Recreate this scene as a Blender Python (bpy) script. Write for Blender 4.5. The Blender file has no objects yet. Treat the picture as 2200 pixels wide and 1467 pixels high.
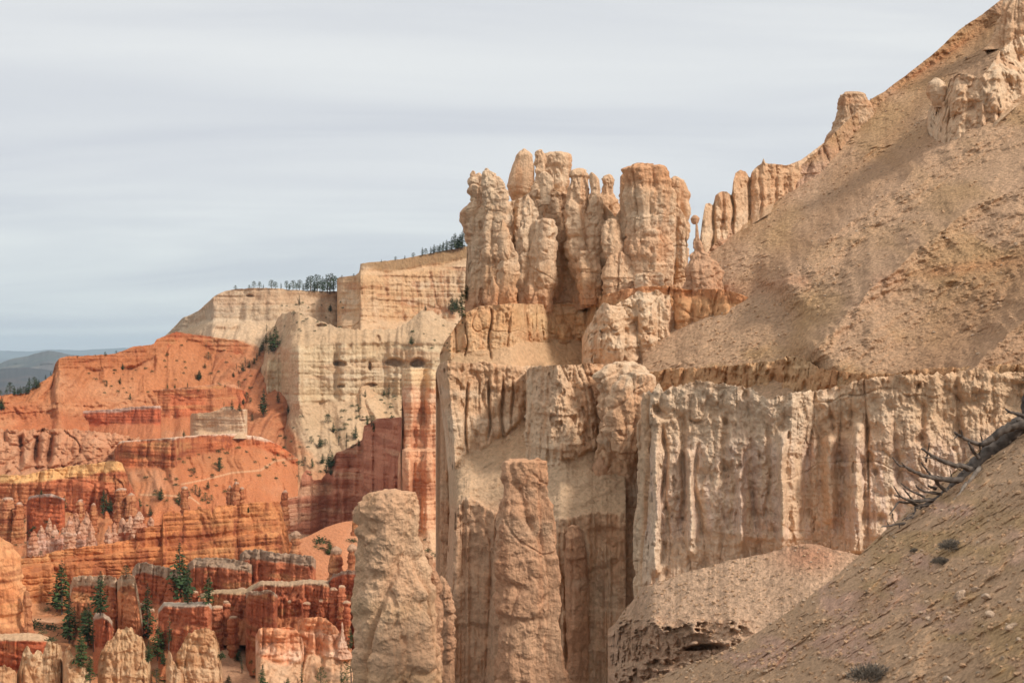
import bpy, math, random
import numpy as np

# ------------------------------------------------------------------ camera, world, sun, exposure
SC = bpy.context.scene
COL = SC.collection
R = math.radians
F, HX, HY = 3055.6, 1100.0, 752.0           # focal length and horizon in the photograph's pixels (2200 wide)

cam_d = bpy.data.cameras.new("camera")
cam = bpy.data.objects.new("camera", cam_d)
COL.objects.link(cam)
cam_d.lens = 50.0
cam_d.sensor_width = 36.0
cam_d.shift_y = (HY - 733.5) / 2200.0
cam_d.clip_start = 0.5
cam_d.clip_end = 400000
cam.location = (0, 0, 0)
cam.rotation_euler = (R(90), 0, 0)
cam_d.dof.use_dof = True
cam_d.dof.focus_distance = 150
cam_d.dof.aperture_fstop = 7.0
SC.camera = cam

SUN_EL, SUN_AZ = R(39), R(121)               # azimuth measured from +Y (view direction) clockwise to the right
sun_dir = np.array([math.sin(SUN_AZ) * math.cos(SUN_EL), math.cos(SUN_AZ) * math.cos(SUN_EL), math.sin(SUN_EL)])
sd = bpy.data.lights.new("sun", 'SUN')
sd.energy = 3.2
sd.angle = R(9.0)
sd.color = (1.0, 0.95, 0.87)
sun = bpy.data.objects.new("sun", sd)
COL.objects.link(sun)
from mathutils import Vector
sun.rotation_euler = Vector(sun_dir).to_track_quat('Z', 'Y').to_euler()

wd = bpy.data.worlds.new("World")
SC.world = wd
wd.use_nodes = True
nt = wd.node_tree
nt.nodes.clear()
N = nt.nodes.new
L = nt.links.new
out = N('ShaderNodeOutputWorld')
bg = N('ShaderNodeBackground')
bg.inputs['Strength'].default_value = 0.1
sky = N('ShaderNodeTexSky')
sky.sky_type = 'NISHITA'
sky.sun_disc = False
sky.sun_elevation = SUN_EL
sky.sun_rotation = SUN_AZ
sky.air_density = 1.0
sky.dust_density = 1.5
tc = N('ShaderNodeTexCoord')
sep = N('ShaderNodeSeparateXYZ')
L(tc.outputs['Generated'], sep.inputs[0])
# cloud sheet coordinates: project the direction on a high layer so streaks flatten to the horizon
zc = N('ShaderNodeMath'); zc.operation = 'MAXIMUM'; zc.inputs[1].default_value = 0.0
L(sep.outputs['Z'], zc.inputs[0])
za = N('ShaderNodeMath'); za.operation = 'ADD'; za.inputs[1].default_value = 0.13
L(zc.outputs[0], za.inputs[0])
dx = N('ShaderNodeMath'); dx.operation = 'DIVIDE'
L(sep.outputs['X'], dx.inputs[0]); L(za.outputs[0], dx.inputs[1])
dy = N('ShaderNodeMath'); dy.operation = 'DIVIDE'
L(sep.outputs['Y'], dy.inputs[0]); L(za.outputs[0], dy.inputs[1])
cmb = N('ShaderNodeCombineXYZ')
L(dx.outputs[0], cmb.inputs[0]); L(dy.outputs[0], cmb.inputs[1])
mp = N('ShaderNodeMapping')
mp.inputs['Scale'].default_value = (0.55, 1.5, 1.0)
mp.inputs['Rotation'].default_value = (0, 0, R(9))
L(cmb.outputs[0], mp.inputs[0])
n1 = N('ShaderNodeTexNoise'); n1.inputs['Scale'].default_value = 0.9; n1.inputs['Detail'].default_value = 7; n1.inputs['Roughness'].default_value = 0.52; n1.inputs['Distortion'].default_value = 0.5
L(mp.outputs[0], n1.inputs['Vector'])
r1 = N('ShaderNodeValToRGB')
r1.color_ramp.elements[0].position = 0.33; r1.color_ramp.elements[0].color = (6.7, 6.95, 7.5, 1)
r1.color_ramp.elements[1].position = 0.66; r1.color_ramp.elements[1].color = (8.3, 8.5, 8.65, 1)
L(n1.outputs['Fac'], r1.inputs[0])
# vertical gradient of the veil: a little brighter high up, bluer in the lower band
r2 = N('ShaderNodeValToRGB')
cr = r2.color_ramp
cr.elements[0].position = 0.0; cr.elements[0].color = (0.90, 0.96, 0.96, 1)
cr.elements[1].position = 0.30; cr.elements[1].color = (1.06, 1.05, 1.02, 1)
e = cr.elements.new(0.03); e.color = (0.93, 0.98, 0.97, 1)
e = cr.elements.new(0.12); e.color = (0.97, 0.98, 0.98, 1)
L(zc.outputs[0], r2.inputs[0])
mul = N('ShaderNodeMix'); mul.data_type = 'RGBA'; mul.blend_type = 'MULTIPLY'; mul.inputs[0].default_value = 1.0
L(r1.outputs[0], mul.inputs[6]); L(r2.outputs[0], mul.inputs[7])
mx = N('ShaderNodeMix'); mx.data_type = 'RGBA'; mx.inputs[0].default_value = 0.96
L(sky.outputs[0], mx.inputs[6]); L(mul.outputs[2], mx.inputs[7])
L(mx.outputs[2], bg.inputs[0]); L(bg.outputs[0], out.inputs[0])

SC.view_settings.view_transform = 'Standard'
SC.view_settings.look = 'None'
SC.view_settings.exposure = 0.0
SC.view_settings.gamma = 1.0
SC.cycles.max_bounces = 5
SC.cycles.diffuse_bounces = 3
SC.cycles.volume_bounces = 0

# ------------------------------------------------------------------ noise
_rs = np.random.RandomState(7)
TB = (_rs.rand(64 * 64 * 64).astype(np.float32) * 2 - 1)

def vn(x, y, z, seed=0):
    """Smooth value noise in -1..1."""
    x0_, y0_, z0_ = np.asarray(x, np.float64), np.asarray(y, np.float64), np.asarray(z, np.float64)
    # turn the lattice so that none of its planes lines up with a wall or with the vertical
    x = 0.697 * x0_ - 0.597 * y0_ + 0.397 * z0_ + seed * 17.31
    y = 0.485 * x0_ + 0.800 * y0_ + 0.353 * z0_ + seed * 9.77
    z = -0.528 * x0_ - 0.053 * y0_ + 0.847 * z0_ + seed * 5.13
    x, y, z = np.broadcast_arrays(x, y, z)
    xf, yf, zf = np.floor(x), np.floor(y), np.floor(z)
    xi, yi, zi = xf.astype(np.int64), yf.astype(np.int64), zf.astype(np.int64)
    fx, fy, fz = (x - xf).astype(np.float32), (y - yf).astype(np.float32), (z - zf).astype(np.float32)
    fx = fx * fx * (3 - 2 * fx); fy = fy * fy * (3 - 2 * fy); fz = fz * fz * (3 - 2 * fz)
    x0 = (xi & 63) << 12; x1 = ((xi + 1) & 63) << 12
    y0 = (yi & 63) << 6; y1 = ((yi + 1) & 63) << 6
    z0 = zi & 63; z1 = (zi + 1) & 63
    def lx(a, b):
        p = TB[x0 + a + b]
        return p + (TB[x1 + a + b] - p) * fx
    a = lx(y0, z0); b = lx(y1, z0); c = lx(y0, z1); d = lx(y1, z1)
    a = a + (b - a) * fy
    c = c + (d - c) * fy
    return a + (c - a) * fz

def fbm(x, y, z, o=4, seed=0, g=0.5):
    s = 0; a = 1.0; t = 0; k = 1.0
    for i in range(o):
        s = s + a * vn(x * k, y * k, z * k, seed + i * 3)
        t += a; a *= g; k *= 2.03
    return s / t

def billow(x, y, z, o=3, seed=0):
    s = 0; a = 1.0; t = 0; k = 1.0
    for i in range(o):
        s = s + a * np.sqrt(np.abs(vn(x * k, y * k, z * k, seed + i * 3)) + 1e-4)
        t += a; a *= 0.5; k *= 2.1
    return s / t

def S(x, a, b):
    t = np.clip((x - a) / (b - a), 0, 1)
    return t * t * (3 - 2 * t)

def ip(poly, x):
    p = np.array(poly, float)
    return np.interp(x, p[:, 0], p[:, 1])

def lin(c):
    c = np.array(c, float) / 255.0
    return np.where(c <= 0.04045, c / 12.92, ((c + 0.055) / 1.055) ** 2.4)

def W(px, py, Y):
    return ((px - HX) / F * Y, Y, -(py - HY) / F * Y)

# ------------------------------------------------------------------ materials
def rock_material(name, u, bump=0.6, speck=0.10, grit=1.0):
    """Weathered rock: colour comes from the strata stored on the mesh, broken up by procedural grain of size u metres."""
    m = bpy.data.materials.new(name)
    m.use_nodes = True
    t = m.node_tree
    b = t.nodes['Principled BSDF']
    b.inputs['Roughness'].default_value = 0.95
    b.inputs['Specular IOR Level'].default_value = 0.12
    at = t.nodes.new('ShaderNodeAttribute'); at.attribute_name = 'Col'
    co = t.nodes.new('ShaderNodeTexCoord')
    a = t.nodes.new('ShaderNodeTexNoise'); a.inputs['Scale'].default_value = 1 / u; a.inputs['Detail'].default_value = 6; a.inputs['Roughness'].default_value = 0.65
    t.links.new(co.outputs['Object'], a.inputs['Vector'])
    rp = t.nodes.new('ShaderNodeValToRGB')
    rp.color_ramp.elements[0].position = 0.3; rp.color_ramp.elements[0].color = (1 - 2.4 * speck,) * 3 + (1,)
    rp.color_ramp.elements[1].position = 0.7; rp.color_ramp.elements[1].color = (1 + 1.6 * speck,) * 3 + (1,)
    t.links.new(a.outputs['Fac'], rp.inputs[0])
    mm = t.nodes.new('ShaderNodeMix'); mm.data_type = 'RGBA'; mm.blend_type = 'MULTIPLY'; mm.inputs[0].default_value = 1
    t.links.new(at.outputs['Color'], mm.inputs[6]); t.links.new(rp.outputs[0], mm.inputs[7])
    t.links.new(mm.outputs[2], b.inputs['Base Color'])
    # grain bump plus vertical rain runnels
    mpn = t.nodes.new('ShaderNodeMapping'); mpn.inputs['Scale'].default_value = (1, 1, 0.22)
    t.links.new(co.outputs['Object'], mpn.inputs[0])
    v = t.nodes.new('ShaderNodeTexNoise'); v.inputs['Scale'].default_value = 0.8 / u; v.inputs['Detail'].default_value = 5; v.inputs['Roughness'].default_value = 0.6
    t.links.new(mpn.outputs[0], v.inputs['Vector'])
    ad = t.nodes.new('ShaderNodeMath'); ad.operation = 'MULTIPLY_ADD'; ad.inputs[1].default_value = grit
    ge = t.nodes.new('ShaderNodeNewGeometry'); sx = t.nodes.new('ShaderNodeSeparateXYZ')
    t.links.new(ge.outputs['True Normal'], sx.inputs[0])
    ab = t.nodes.new('ShaderNodeMath'); ab.operation = 'ABSOLUTE'; t.links.new(sx.outputs['Z'], ab.inputs[0])
    mr = t.nodes.new('ShaderNodeMapRange'); mr.interpolation_type = 'SMOOTHSTEP'
    mr.inputs['From Min'].default_value = 0.35; mr.inputs['From Max'].default_value = 0.65; mr.inputs['To Min'].default_value = 1.0; mr.inputs['To Max'].default_value = 0.0
    t.links.new(ab.outputs[0], mr.inputs['Value'])
    vm = t.nodes.new('ShaderNodeMath'); vm.operation = 'MULTIPLY'
    t.links.new(v.outputs['Fac'], vm.inputs[0]); t.links.new(mr.outputs[0], vm.inputs[1])
    t.links.new(a.outputs['Fac'], ad.inputs[0]); t.links.new(vm.outputs[0], ad.inputs[2])
    bp = t.nodes.new('ShaderNodeBump'); bp.inputs['Strength'].default_value = bump; bp.inputs['Distance'].default_value = u * 1.3
    t.links.new(ad.outputs[0], bp.inputs['Height']); t.links.new(bp.outputs[0], b.inputs['Normal'])
    return m

M_FAR = rock_material('banded_rock_far', 2.6, 0.55, 0.10)
M_VAL = rock_material('banded_rock_valley', 1.1, 0.6, 0.10)
M_MID = rock_material('limestone', 0.42, 0.75, 0.10)
M_SLOPE = rock_material('loose_scree', 0.34, 0.8, 0.16, 1.6)
M_NEAR = rock_material('gravelly_clay', 0.035, 0.8, 0.16, 1.6)

def plain_material(name, rgb, rough=0.9, var=0.35, scale=1.0):
    m = bpy.data.materials.new(name)
    m.use_nodes = True
    t = m.node_tree
    b = t.nodes['Principled BSDF']
    b.inputs['Roughness'].default_value = rough
    b.inputs['Specular IOR Level'].default_value = 0.15
    co = t.nodes.new('ShaderNodeTexCoord')
    a = t.nodes.new('ShaderNodeTexNoise'); a.inputs['Scale'].default_value = scale; a.inputs['Detail'].default_value = 3
    t.links.new(co.outputs['Object'], a.inputs['Vector'])
    rp = t.nodes.new('ShaderNodeValToRGB')
    rp.color_ramp.elements[0].position = 0.35; rp.color_ramp.elements[0].color = tuple(c * (1 - var) for c in rgb) + (1,)
    rp.color_ramp.elements[1].position = 0.65; rp.color_ramp.elements[1].color = tuple(c * (1 + var) for c in rgb) + (1,)
    t.links.new(a.outputs['Fac'], rp.inputs[0]); t.links.new(rp.outputs[0], b.inputs['Base Color'])
    return m

# ------------------------------------------------------------------ mesh building
def tag(o, label=None, cat=None, group=None, kind=None):
    if label: o['label'] = label
    if cat: o['category'] = cat
    if group: o['group'] = group
    if kind: o['kind'] = kind
    return o

def mesh_obj(name, V, Q, C, mat, parent=None):
    me = bpy.data.meshes.new(name)
    V = np.ascontiguousarray(V, np.float32); Q = np.ascontiguousarray(Q, np.int32)
    me.vertices.add(len(V)); me.vertices.foreach_set('co', V.ravel())
    k = Q.shape[1]
    me.loops.add(Q.size); me.loops.foreach_set('vertex_index', Q.ravel())
    me.polygons.add(len(Q)); me.polygons.foreach_set('loop_start', np.arange(0, Q.size, k, dtype=np.int32))
    me.update(calc_edges=True)
    me.polygons.foreach_set('use_smooth', np.ones(len(Q), bool))
    if C is not None:
        ca = me.color_attributes.new('Col', 'FLOAT_COLOR', 'POINT')
        c4 = np.ones((len(V), 4), np.float32); c4[:, :3] = C
        ca.data.foreach_set('color', c4.ravel())
    me.materials.append(mat)
    me.update()
    o = bpy.data.objects.new(name, me)
    COL.objects.link(o)
    if parent: o.parent = parent
    return o

def grid_faces(nr, nc, wrap=False, off=0):
    i = np.arange(nr - 1)[:, None] * nc
    if wrap:
        j = np.arange(nc)[None, :]
        a = i + j; b = i + (j + 1) % nc
    else:
        j = np.arange(nc - 1)[None, :]
        a = i + j; b = a + 1
    c = b + nc; d = a + nc
    return (np.stack([a, d, c, b], -1).reshape(-1, 4) + off).astype(np.int32)

CLIFF = [None]

def seg_dist(PX, PY, pts):
    """signed distance to a traced line (positive = right/below) and position along it"""
    best = np.full(PX.shape, 1e9); sg = np.zeros(PX.shape); tt = np.zeros(PX.shape)
    tot = 0
    for (x0, y0), (x1, y1) in zip(pts[:-1], pts[1:]):
        vx, vy = x1 - x0, y1 - y0
        l2 = vx * vx + vy * vy
        t = np.clip(((PX - x0) * vx + (PY - y0) * vy) / l2, 0, 1)
        ddx = PX - (x0 + t * vx); ddy = PY - (y0 + t * vy)
        dist = np.hypot(ddx, ddy)
        cr_ = vx * (PY - y0) - vy * (PX - x0)
        m = dist < best
        best = np.where(m, dist, best); sg = np.where(m, np.sign(cr_), sg); tt = np.where(m, tot + t, tt)
        tot += 1
    return best * sg, tt / max(tot, 1)


# ---- colour: strata palettes as functions of world position
def pal(base, alt, streak=None, strata=(), u=3.0, seed=0, st=0.5, blot=0.9, warp=0.35, dip=0.0, paint=None, su=None, scree=(204, 168, 132)):
    base, alt = lin(base), lin(alt)
    sk = lin(streak) if streak is not None else None
    stt = [(lin(c), per, th, k) for c, per, th, k in strata]
    su = su or u
    def f(P, PX, PY):
        x, y, z = P[..., 0], P[..., 1], P[..., 2]
        n = fbm(x / (4 * u), y / (4 * u), z / (3 * u), 4, seed)
        w = (S(n, -0.35, 0.35) * blot)[..., None]
        c = base + (alt - base) * w
        zz = z + dip * x + warp * u * fbm(x / (6 * u), y / (6 * u), z / (9 * u), 3, seed + 5)
        for i, (cc, per, th, k) in enumerate(stt):
            m = S(vn(zz / per, 0.37 + x / (per * 9), y / (per * 9), seed + 11 + i * 2) * 0.8 + 0.3 * vn(x / (1.5 * u), y / (1.5 * u), zz / per, seed + 12), th - 0.12, th + 0.16) * k
            if CLIFF[0] is not None: m = m * (0.15 + 0.85 * CLIFF[0])
            m = m * (0.75 + 0.25 * vn(x / u, y / u, z / u, seed + 3))
            c = c + (cc - c) * m[..., None]
        if sk is not None:
            m = S(fbm(x / (0.45 * su), y / (0.45 * su), z / (5 * su), 3, seed + 21), 0.10, 0.34) * st * (0.4 + 0.6 * S(vn(x / (3 * su), y / (3 * su), z / (2.5 * su), seed + 23), -0.5, 0.3))
            if CLIFF[0] is not None: m = m * CLIFF[0]
            c = c + (sk - c) * m[..., None]
        if CLIFF[0] is not None and scree is not None:
            n1_ = fbm(x / (1.6 * u), y / (5 * u), z / (5 * u), 4, seed + 61)
            n2_ = S(fbm(x / (3 * u), y / (6 * u), z / (4 * u), 4, seed + 63), 0.0, 0.45)
            sc_ = lin(scree) * (1 + 0.30 * n1_)[..., None]
            sc_ = sc_ + (lin((222, 184, 148)) - sc_) * (0.30 * n2_)[..., None]
            c = c + (sc_ - c) * (0.65 * (1 - CLIFF[0]))[..., None]
        if paint is not None:
            c = paint(c, P, PX, PY)
        return np.clip(c, 0.01, 0.9)
    return f

# ---- displacement functions (metres, outward)
def dflute(A, u, str_=0.3, rough=0.25, seed=0, vs=7.0, o=3, crack=0.0, pit=0.0, pu=None, big=0.0, beds=None):
    """A: flute depth, u: flute width; vertical columns with sharp valleys + strata ledges + roughness."""
    def f(P, PX, PY):
        x, y, z = P[..., 0], P[..., 1], P[..., 2]
        wx = 0.5 * u * fbm(x / (3 * u), y / (3 * u), z / (4 * u), 2, seed + 40)
        d = A * (billow((x + wx) / u, (y + wx) / u, z / (vs * u), o, seed) - 0.55) * 1.6
        if str_:
            zz = z + 0.3 * u * fbm(x / (5 * u), y / (5 * u), z / (5 * u), 2, seed + 8)
            d = d + str_ * (S(vn(zz / (0.55 * u), x / (3.5 * u), y / (3.5 * u), seed + 9) + 0.3 * vn(x / u, y / u, z / (.6 * u), seed + 10), -0.15, 0.2) - 0.5)
        d = d + big * A * fbm(x / (3.6 * u), y / (3.6 * u), z / (14 * u), 3, seed + 44)
        if rough:
            q = pu or u * 0.45
            d = d + rough * fbm(x / q, y / q, z / q, 4, seed + 15, 0.6)
        if pit:
            q = 0.35 * u
            d = d - pit * S(fbm(x / q, y / q, z / (1.6 * q), 3, seed + 18), 0.25, 0.55)
        if beds:
            per, dep = beds
            q = (z + 0.12 * per * fbm(x / (6 * per), y / (6 * per), z / (8 * per), 3, seed + 51)) / per
            q = q + 0.35 * vn(q * 0.7, 0.5, 0.5, seed + 52)
            fr = q - np.floor(q)
            g = np.exp(-((fr - 0.5) / 0.13) ** 2)
            am = 0.35 + 0.65 * S(vn(np.floor(q) * 1.7, x / (10 * per), y / (10 * per), seed + 53), -0.4, 0.5)
            d = d - dep * g * am + 0.5 * dep * (vn(np.floor(q) * 2.3, 0.5, x / (20 * per), seed + 54))
        if crack:
            a = vn(x / (2.2 * u), y / (2.2 * u), z / (9 * u), seed + 30)
            b = vn(x / (3.2 * u), y / (3.2 * u), z / (1.5 * u), seed + 31) + 0.15 * vn(x / (.5 * u), y / (.5 * u), z / u, seed + 32)
            g = np.exp(-(a / 0.035) ** 2) + 0.45 * np.exp(-(b / 0.022) ** 2)
            d = d - crack * g
        return d
    return f

def dslope(A, u, rough=0.2, seed=0, ru=None, gx=0.6, gy=0.35):
    """gullies running down a scree slope plus grit"""
    l = math.hypot(gx, gy)
    def f(P, PX, PY):
        x, y, z = P[..., 0], P[..., 1], P[..., 2]
        q = (-gy * x + gx * y) / l
        r = (gx * x + gy * y) / l
        q2 = q + 0.5 * u * fbm(q / (2 * u), r / (2 * u), 0.3, 2, seed + 4)
        d = A * (0.7 * fbm(q2 / u, r / (7 * u), 0.5, 3, seed) + 0.8 * (billow(q2 / (0.8 * u), r / (6 * u), 0.5, 3, seed + 2) - 0.56))
        k = ru or u * 0.2
        d = d + rough * fbm(x / k, y / k, z / k, 5, seed + 7, 0.62)
        return d
    return f

GRIDS = []      # every terrain sheet, for setting plants on it

def relief(name, X, top, bands, D, mat, col, disp, step=2.0, jag=(0, 10), teeth=None, ends=(0, 0), thick=6.0, drop=30.0,
           mesh_name=None, caves=(), anchor=None, bulge=None, seed=0, rows=None, ledge=None, brk=4.0, endp=None, xs=None, reg=True,
           fade_top=0.0, edge=None, label=None, cat=None, group=None, kind=None):
    """A piece of terrain seen from the front: starting at the crest (distance D) the surface is carried down band by band with
    each band's real slope, so cliffs stand and talus runs out towards the viewer; a back side closes it."""
    px = np.arange(X[0], X[1] + step * 0.5, step)
    t0 = ip(top, px)
    if jag[0]:
        t0 = t0 + jag[0] * fbm(px / jag[1], seed + 0.5, 0.5, 4, seed + 50)
    if teeth:
        amp, wdt = teeth[:2]
        b = billow(px / wdt, seed + 2.5, 0.5, 2, seed + 60)
        t0 = t0 - amp * (b - 0.6) * 1.4
    bl = [ip(b[0], px) for b in bands]
    bot = bl[-1]
    n = rows or int(max(6, np.max(bot - t0) / step))
    v = np.linspace(0, 1, n)[:, None]
    PY = t0[None, :] + (np.maximum(bot, t0 + 2) - t0)[None, :] * v
    PX = np.broadcast_to(px[None, :], PY.shape)
    if edge is not None:
        PX = PX + (ip([(b_, a_) for a_, b_ in edge], PY) - X[0]) * (1 - np.clip((PX - X[0]) / 70.0, 0, 1))
    e = -(PY - HY) / F
    Xr = (px - HX) / F
    D0 = ip(D, px) if not callable(D) else D(px)
    span = X[1] - X[0]
    if ends[0] or ends[1]:
        ep = endp or (24, 24)
        tl = np.clip((px - X[0]) / ep[0], 0, 1); tr = np.clip((X[1] - px) / ep[1], 0, 1)
        D0 = D0 + ends[0] * (1 - np.sqrt(1 - (1 - tl) ** 2)) + ends[1] * (1 - np.sqrt(1 - (1 - tr) ** 2))
    if anchor is not None: brk = 0.0
    brn = [b + 1.6 * brk * fbm(px / 28.0, 3.3 + i, seed + 0.1, 4, seed + 70 + i) for i, b in enumerate(bl[:-1])] + [bl[-1] + 99]
    Y = np.zeros_like(PY)
    Y[0] = D0
    bi_all = np.zeros(PY.shape, int)
    invs = []
    for i, b in enumerate(bands):
        si = b[1]
        invs.append(1.0 / (si[1] + si[0] * Xr) if isinstance(si, tuple) else np.full(len(px), 1.0 / max(si, 0.04)))
    for j in range(1, n):
        pm = (PY[j] + PY[j - 1]) * 0.5
        ws = [np.ones(len(px))]
        for i in range(len(brn) - 1):
            t = np.clip((pm - brn[i]) / (2.4 * step) + 0.5, 0, 1)
            ws.append(ws[-1] * t)
        bi = np.zeros(len(px), int)
        iv = np.zeros(len(px))
        for i, b in enumerate(bands):
            w = ws[i] - (ws[i + 1] if i + 1 < len(bands) else 0)
            bi = np.where(ws[i] > 0.5, i, bi)
            v_ = invs[i]
            if len(b) > 2 and b[2]:         # ledges: (period m, threshold, ledge slope)
                per, th, ls = b[2]
                z = e[j - 1] * Y[j - 1]
                x = Xr * Y[j - 1]
                m = S(vn((z + 0.3 * per * fbm(x / (9 * per), 0.2, z / (9 * per), 3, seed)) / per, 0.3 + x / (40 * per), 0.6, seed + 33) + 0.35 * vn(x / per, z / (0.6 * per), 0.5, seed + 34), th - 0.08, th + 0.12)
                v_ = v_ + (np.maximum(1.0 / ls, v_) - v_) * m
            iv = iv + w * v_
        s = 1.0 / iv
        s = np.maximum(s, np.maximum(e[j], e[j - 1]) + 0.03)
        Y[j] = Y[j - 1] * (s - e[j - 1]) / (s - e[j])
        bi_all[j] = bi
    if anchor is not None:
        apoly, afun = anchor
        ay = np.maximum(ip(apoly, px), t0 + 0.5)
        k = np.array([np.interp(ay[i], PY[:, i], Y[:, i]) for i in range(len(px))])
        fa = afun(px, ay) / k
        pad = np.pad(fa, 20, mode='edge')
        fa = np.convolve(pad, np.hanning(41) / np.hanning(41).sum(), 'valid')
        Y = Y * fa[None, :]
    cl = np.zeros_like(Y)
    for i, b in enumerate(bands):
        steep = 0.0 if isinstance(b[1], tuple) else float(S(b[1], 1.3, 3.0))
        cl = cl + steep * (bi_all == i)
    for _ in range(3):
        cl[1:-1] = (cl[:-2] + cl[1:-1] + cl[2:]) / 3
    # loose material evens out sideways: smooth the distance along the row where it is not cliff
    r_ = 9
    ker = np.hanning(2 * r_ + 3)[1:-1]; ker = ker / ker.sum()
    Ys = np.apply_along_axis(lambda q: np.convolve(np.pad(q, r_, mode='reflect', reflect_type='odd'), ker, 'valid'), 1, Y)
    wt = (1 - cl)
    for _ in range(4):
        wt[1:-1] = (wt[:-2] + wt[1:-1] + wt[2:]) / 3
    Y = Y + (Ys - Y) * wt
    CLIFF[0] = cl
    P = np.stack([(PX - HX) / F * Y, Y, e * Y], -1)
    d = disp(P, PX, PY) if not isinstance(disp, (list, tuple)) else None
    if d is None:
        d = np.zeros_like(Y)
        ds = [f(P, PX, PY) if f else 0 for f in disp]
        for i, f in enumerate(disp):
            wgt = (bi_all == i).astype(float)
            for _ in range(3):                          # soften the change between bands
                wgt[1:-1] = (wgt[:-2] + wgt[1:-1] + wgt[2:]) / 3
            d = d + ds[i] * wgt
    if fade_top:
        d = d * S(PY - t0[None, :], -1, fade_top)
    if bulge is not None:
        d = d + bulge(PX, PY, P)
    for (cx, cy, rx, ry, dep) in caves:
        wob = 0.18 * fbm(PX / (0.8 * rx), PY / (0.8 * rx), cx * 0.1, 3, 5)
        rr = ((PX - cx) / rx) ** 2 + ((PY - cy - 0.07 * (PX - cx) * math.sin(cx)) / (ry * np.where(PY < cy, 1.0, 0.5))) ** 2 + wob
        d = d - dep * S(1.0 - rr, 0.0, 0.8)
    P = P * (1 - d / Y)[..., None]
    C = col(P, PX, PY)
    CLIFF[0] = None
    # back side
    p0 = P[0]
    bk = []
    for k, (t, dz) in enumerate([(1.0, 0.25), (1.3, 1.0)]):
        q = p0 * (1 + thick * t / p0[:, 1:2])
        q[:, 2] -= 0.25 * thick * t if k == 0 else (0.25 * thick + drop)
        bk.insert(0, q)
    A = np.concatenate([np.array(bk), P], 0)
    C = np.concatenate([np.repeat(C[:1], 2, 0), C], 0)
    # close both sides as well
    sl = A[:, :1] * (1 + 0.8 * thick / np.maximum(A[:, :1, 1:2], 1)); sr = A[:, -1:] * (1 + 0.8 * thick / np.maximum(A[:, -1:, 1:2], 1))
    A = np.concatenate([sl, A, sr], 1); C = np.concatenate([C[:, :1], C, C[:, -1:]], 1)
    Q = grid_faces(A.shape[0], A.shape[1])
    o = mesh_obj(name, A.reshape(-1, 3), Q, C.reshape(-1, 3), mat)
    tag(o, label, cat, group, kind)
    if reg:
        GRIDS.append((name, PX, PY, P))
    return o

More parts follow.
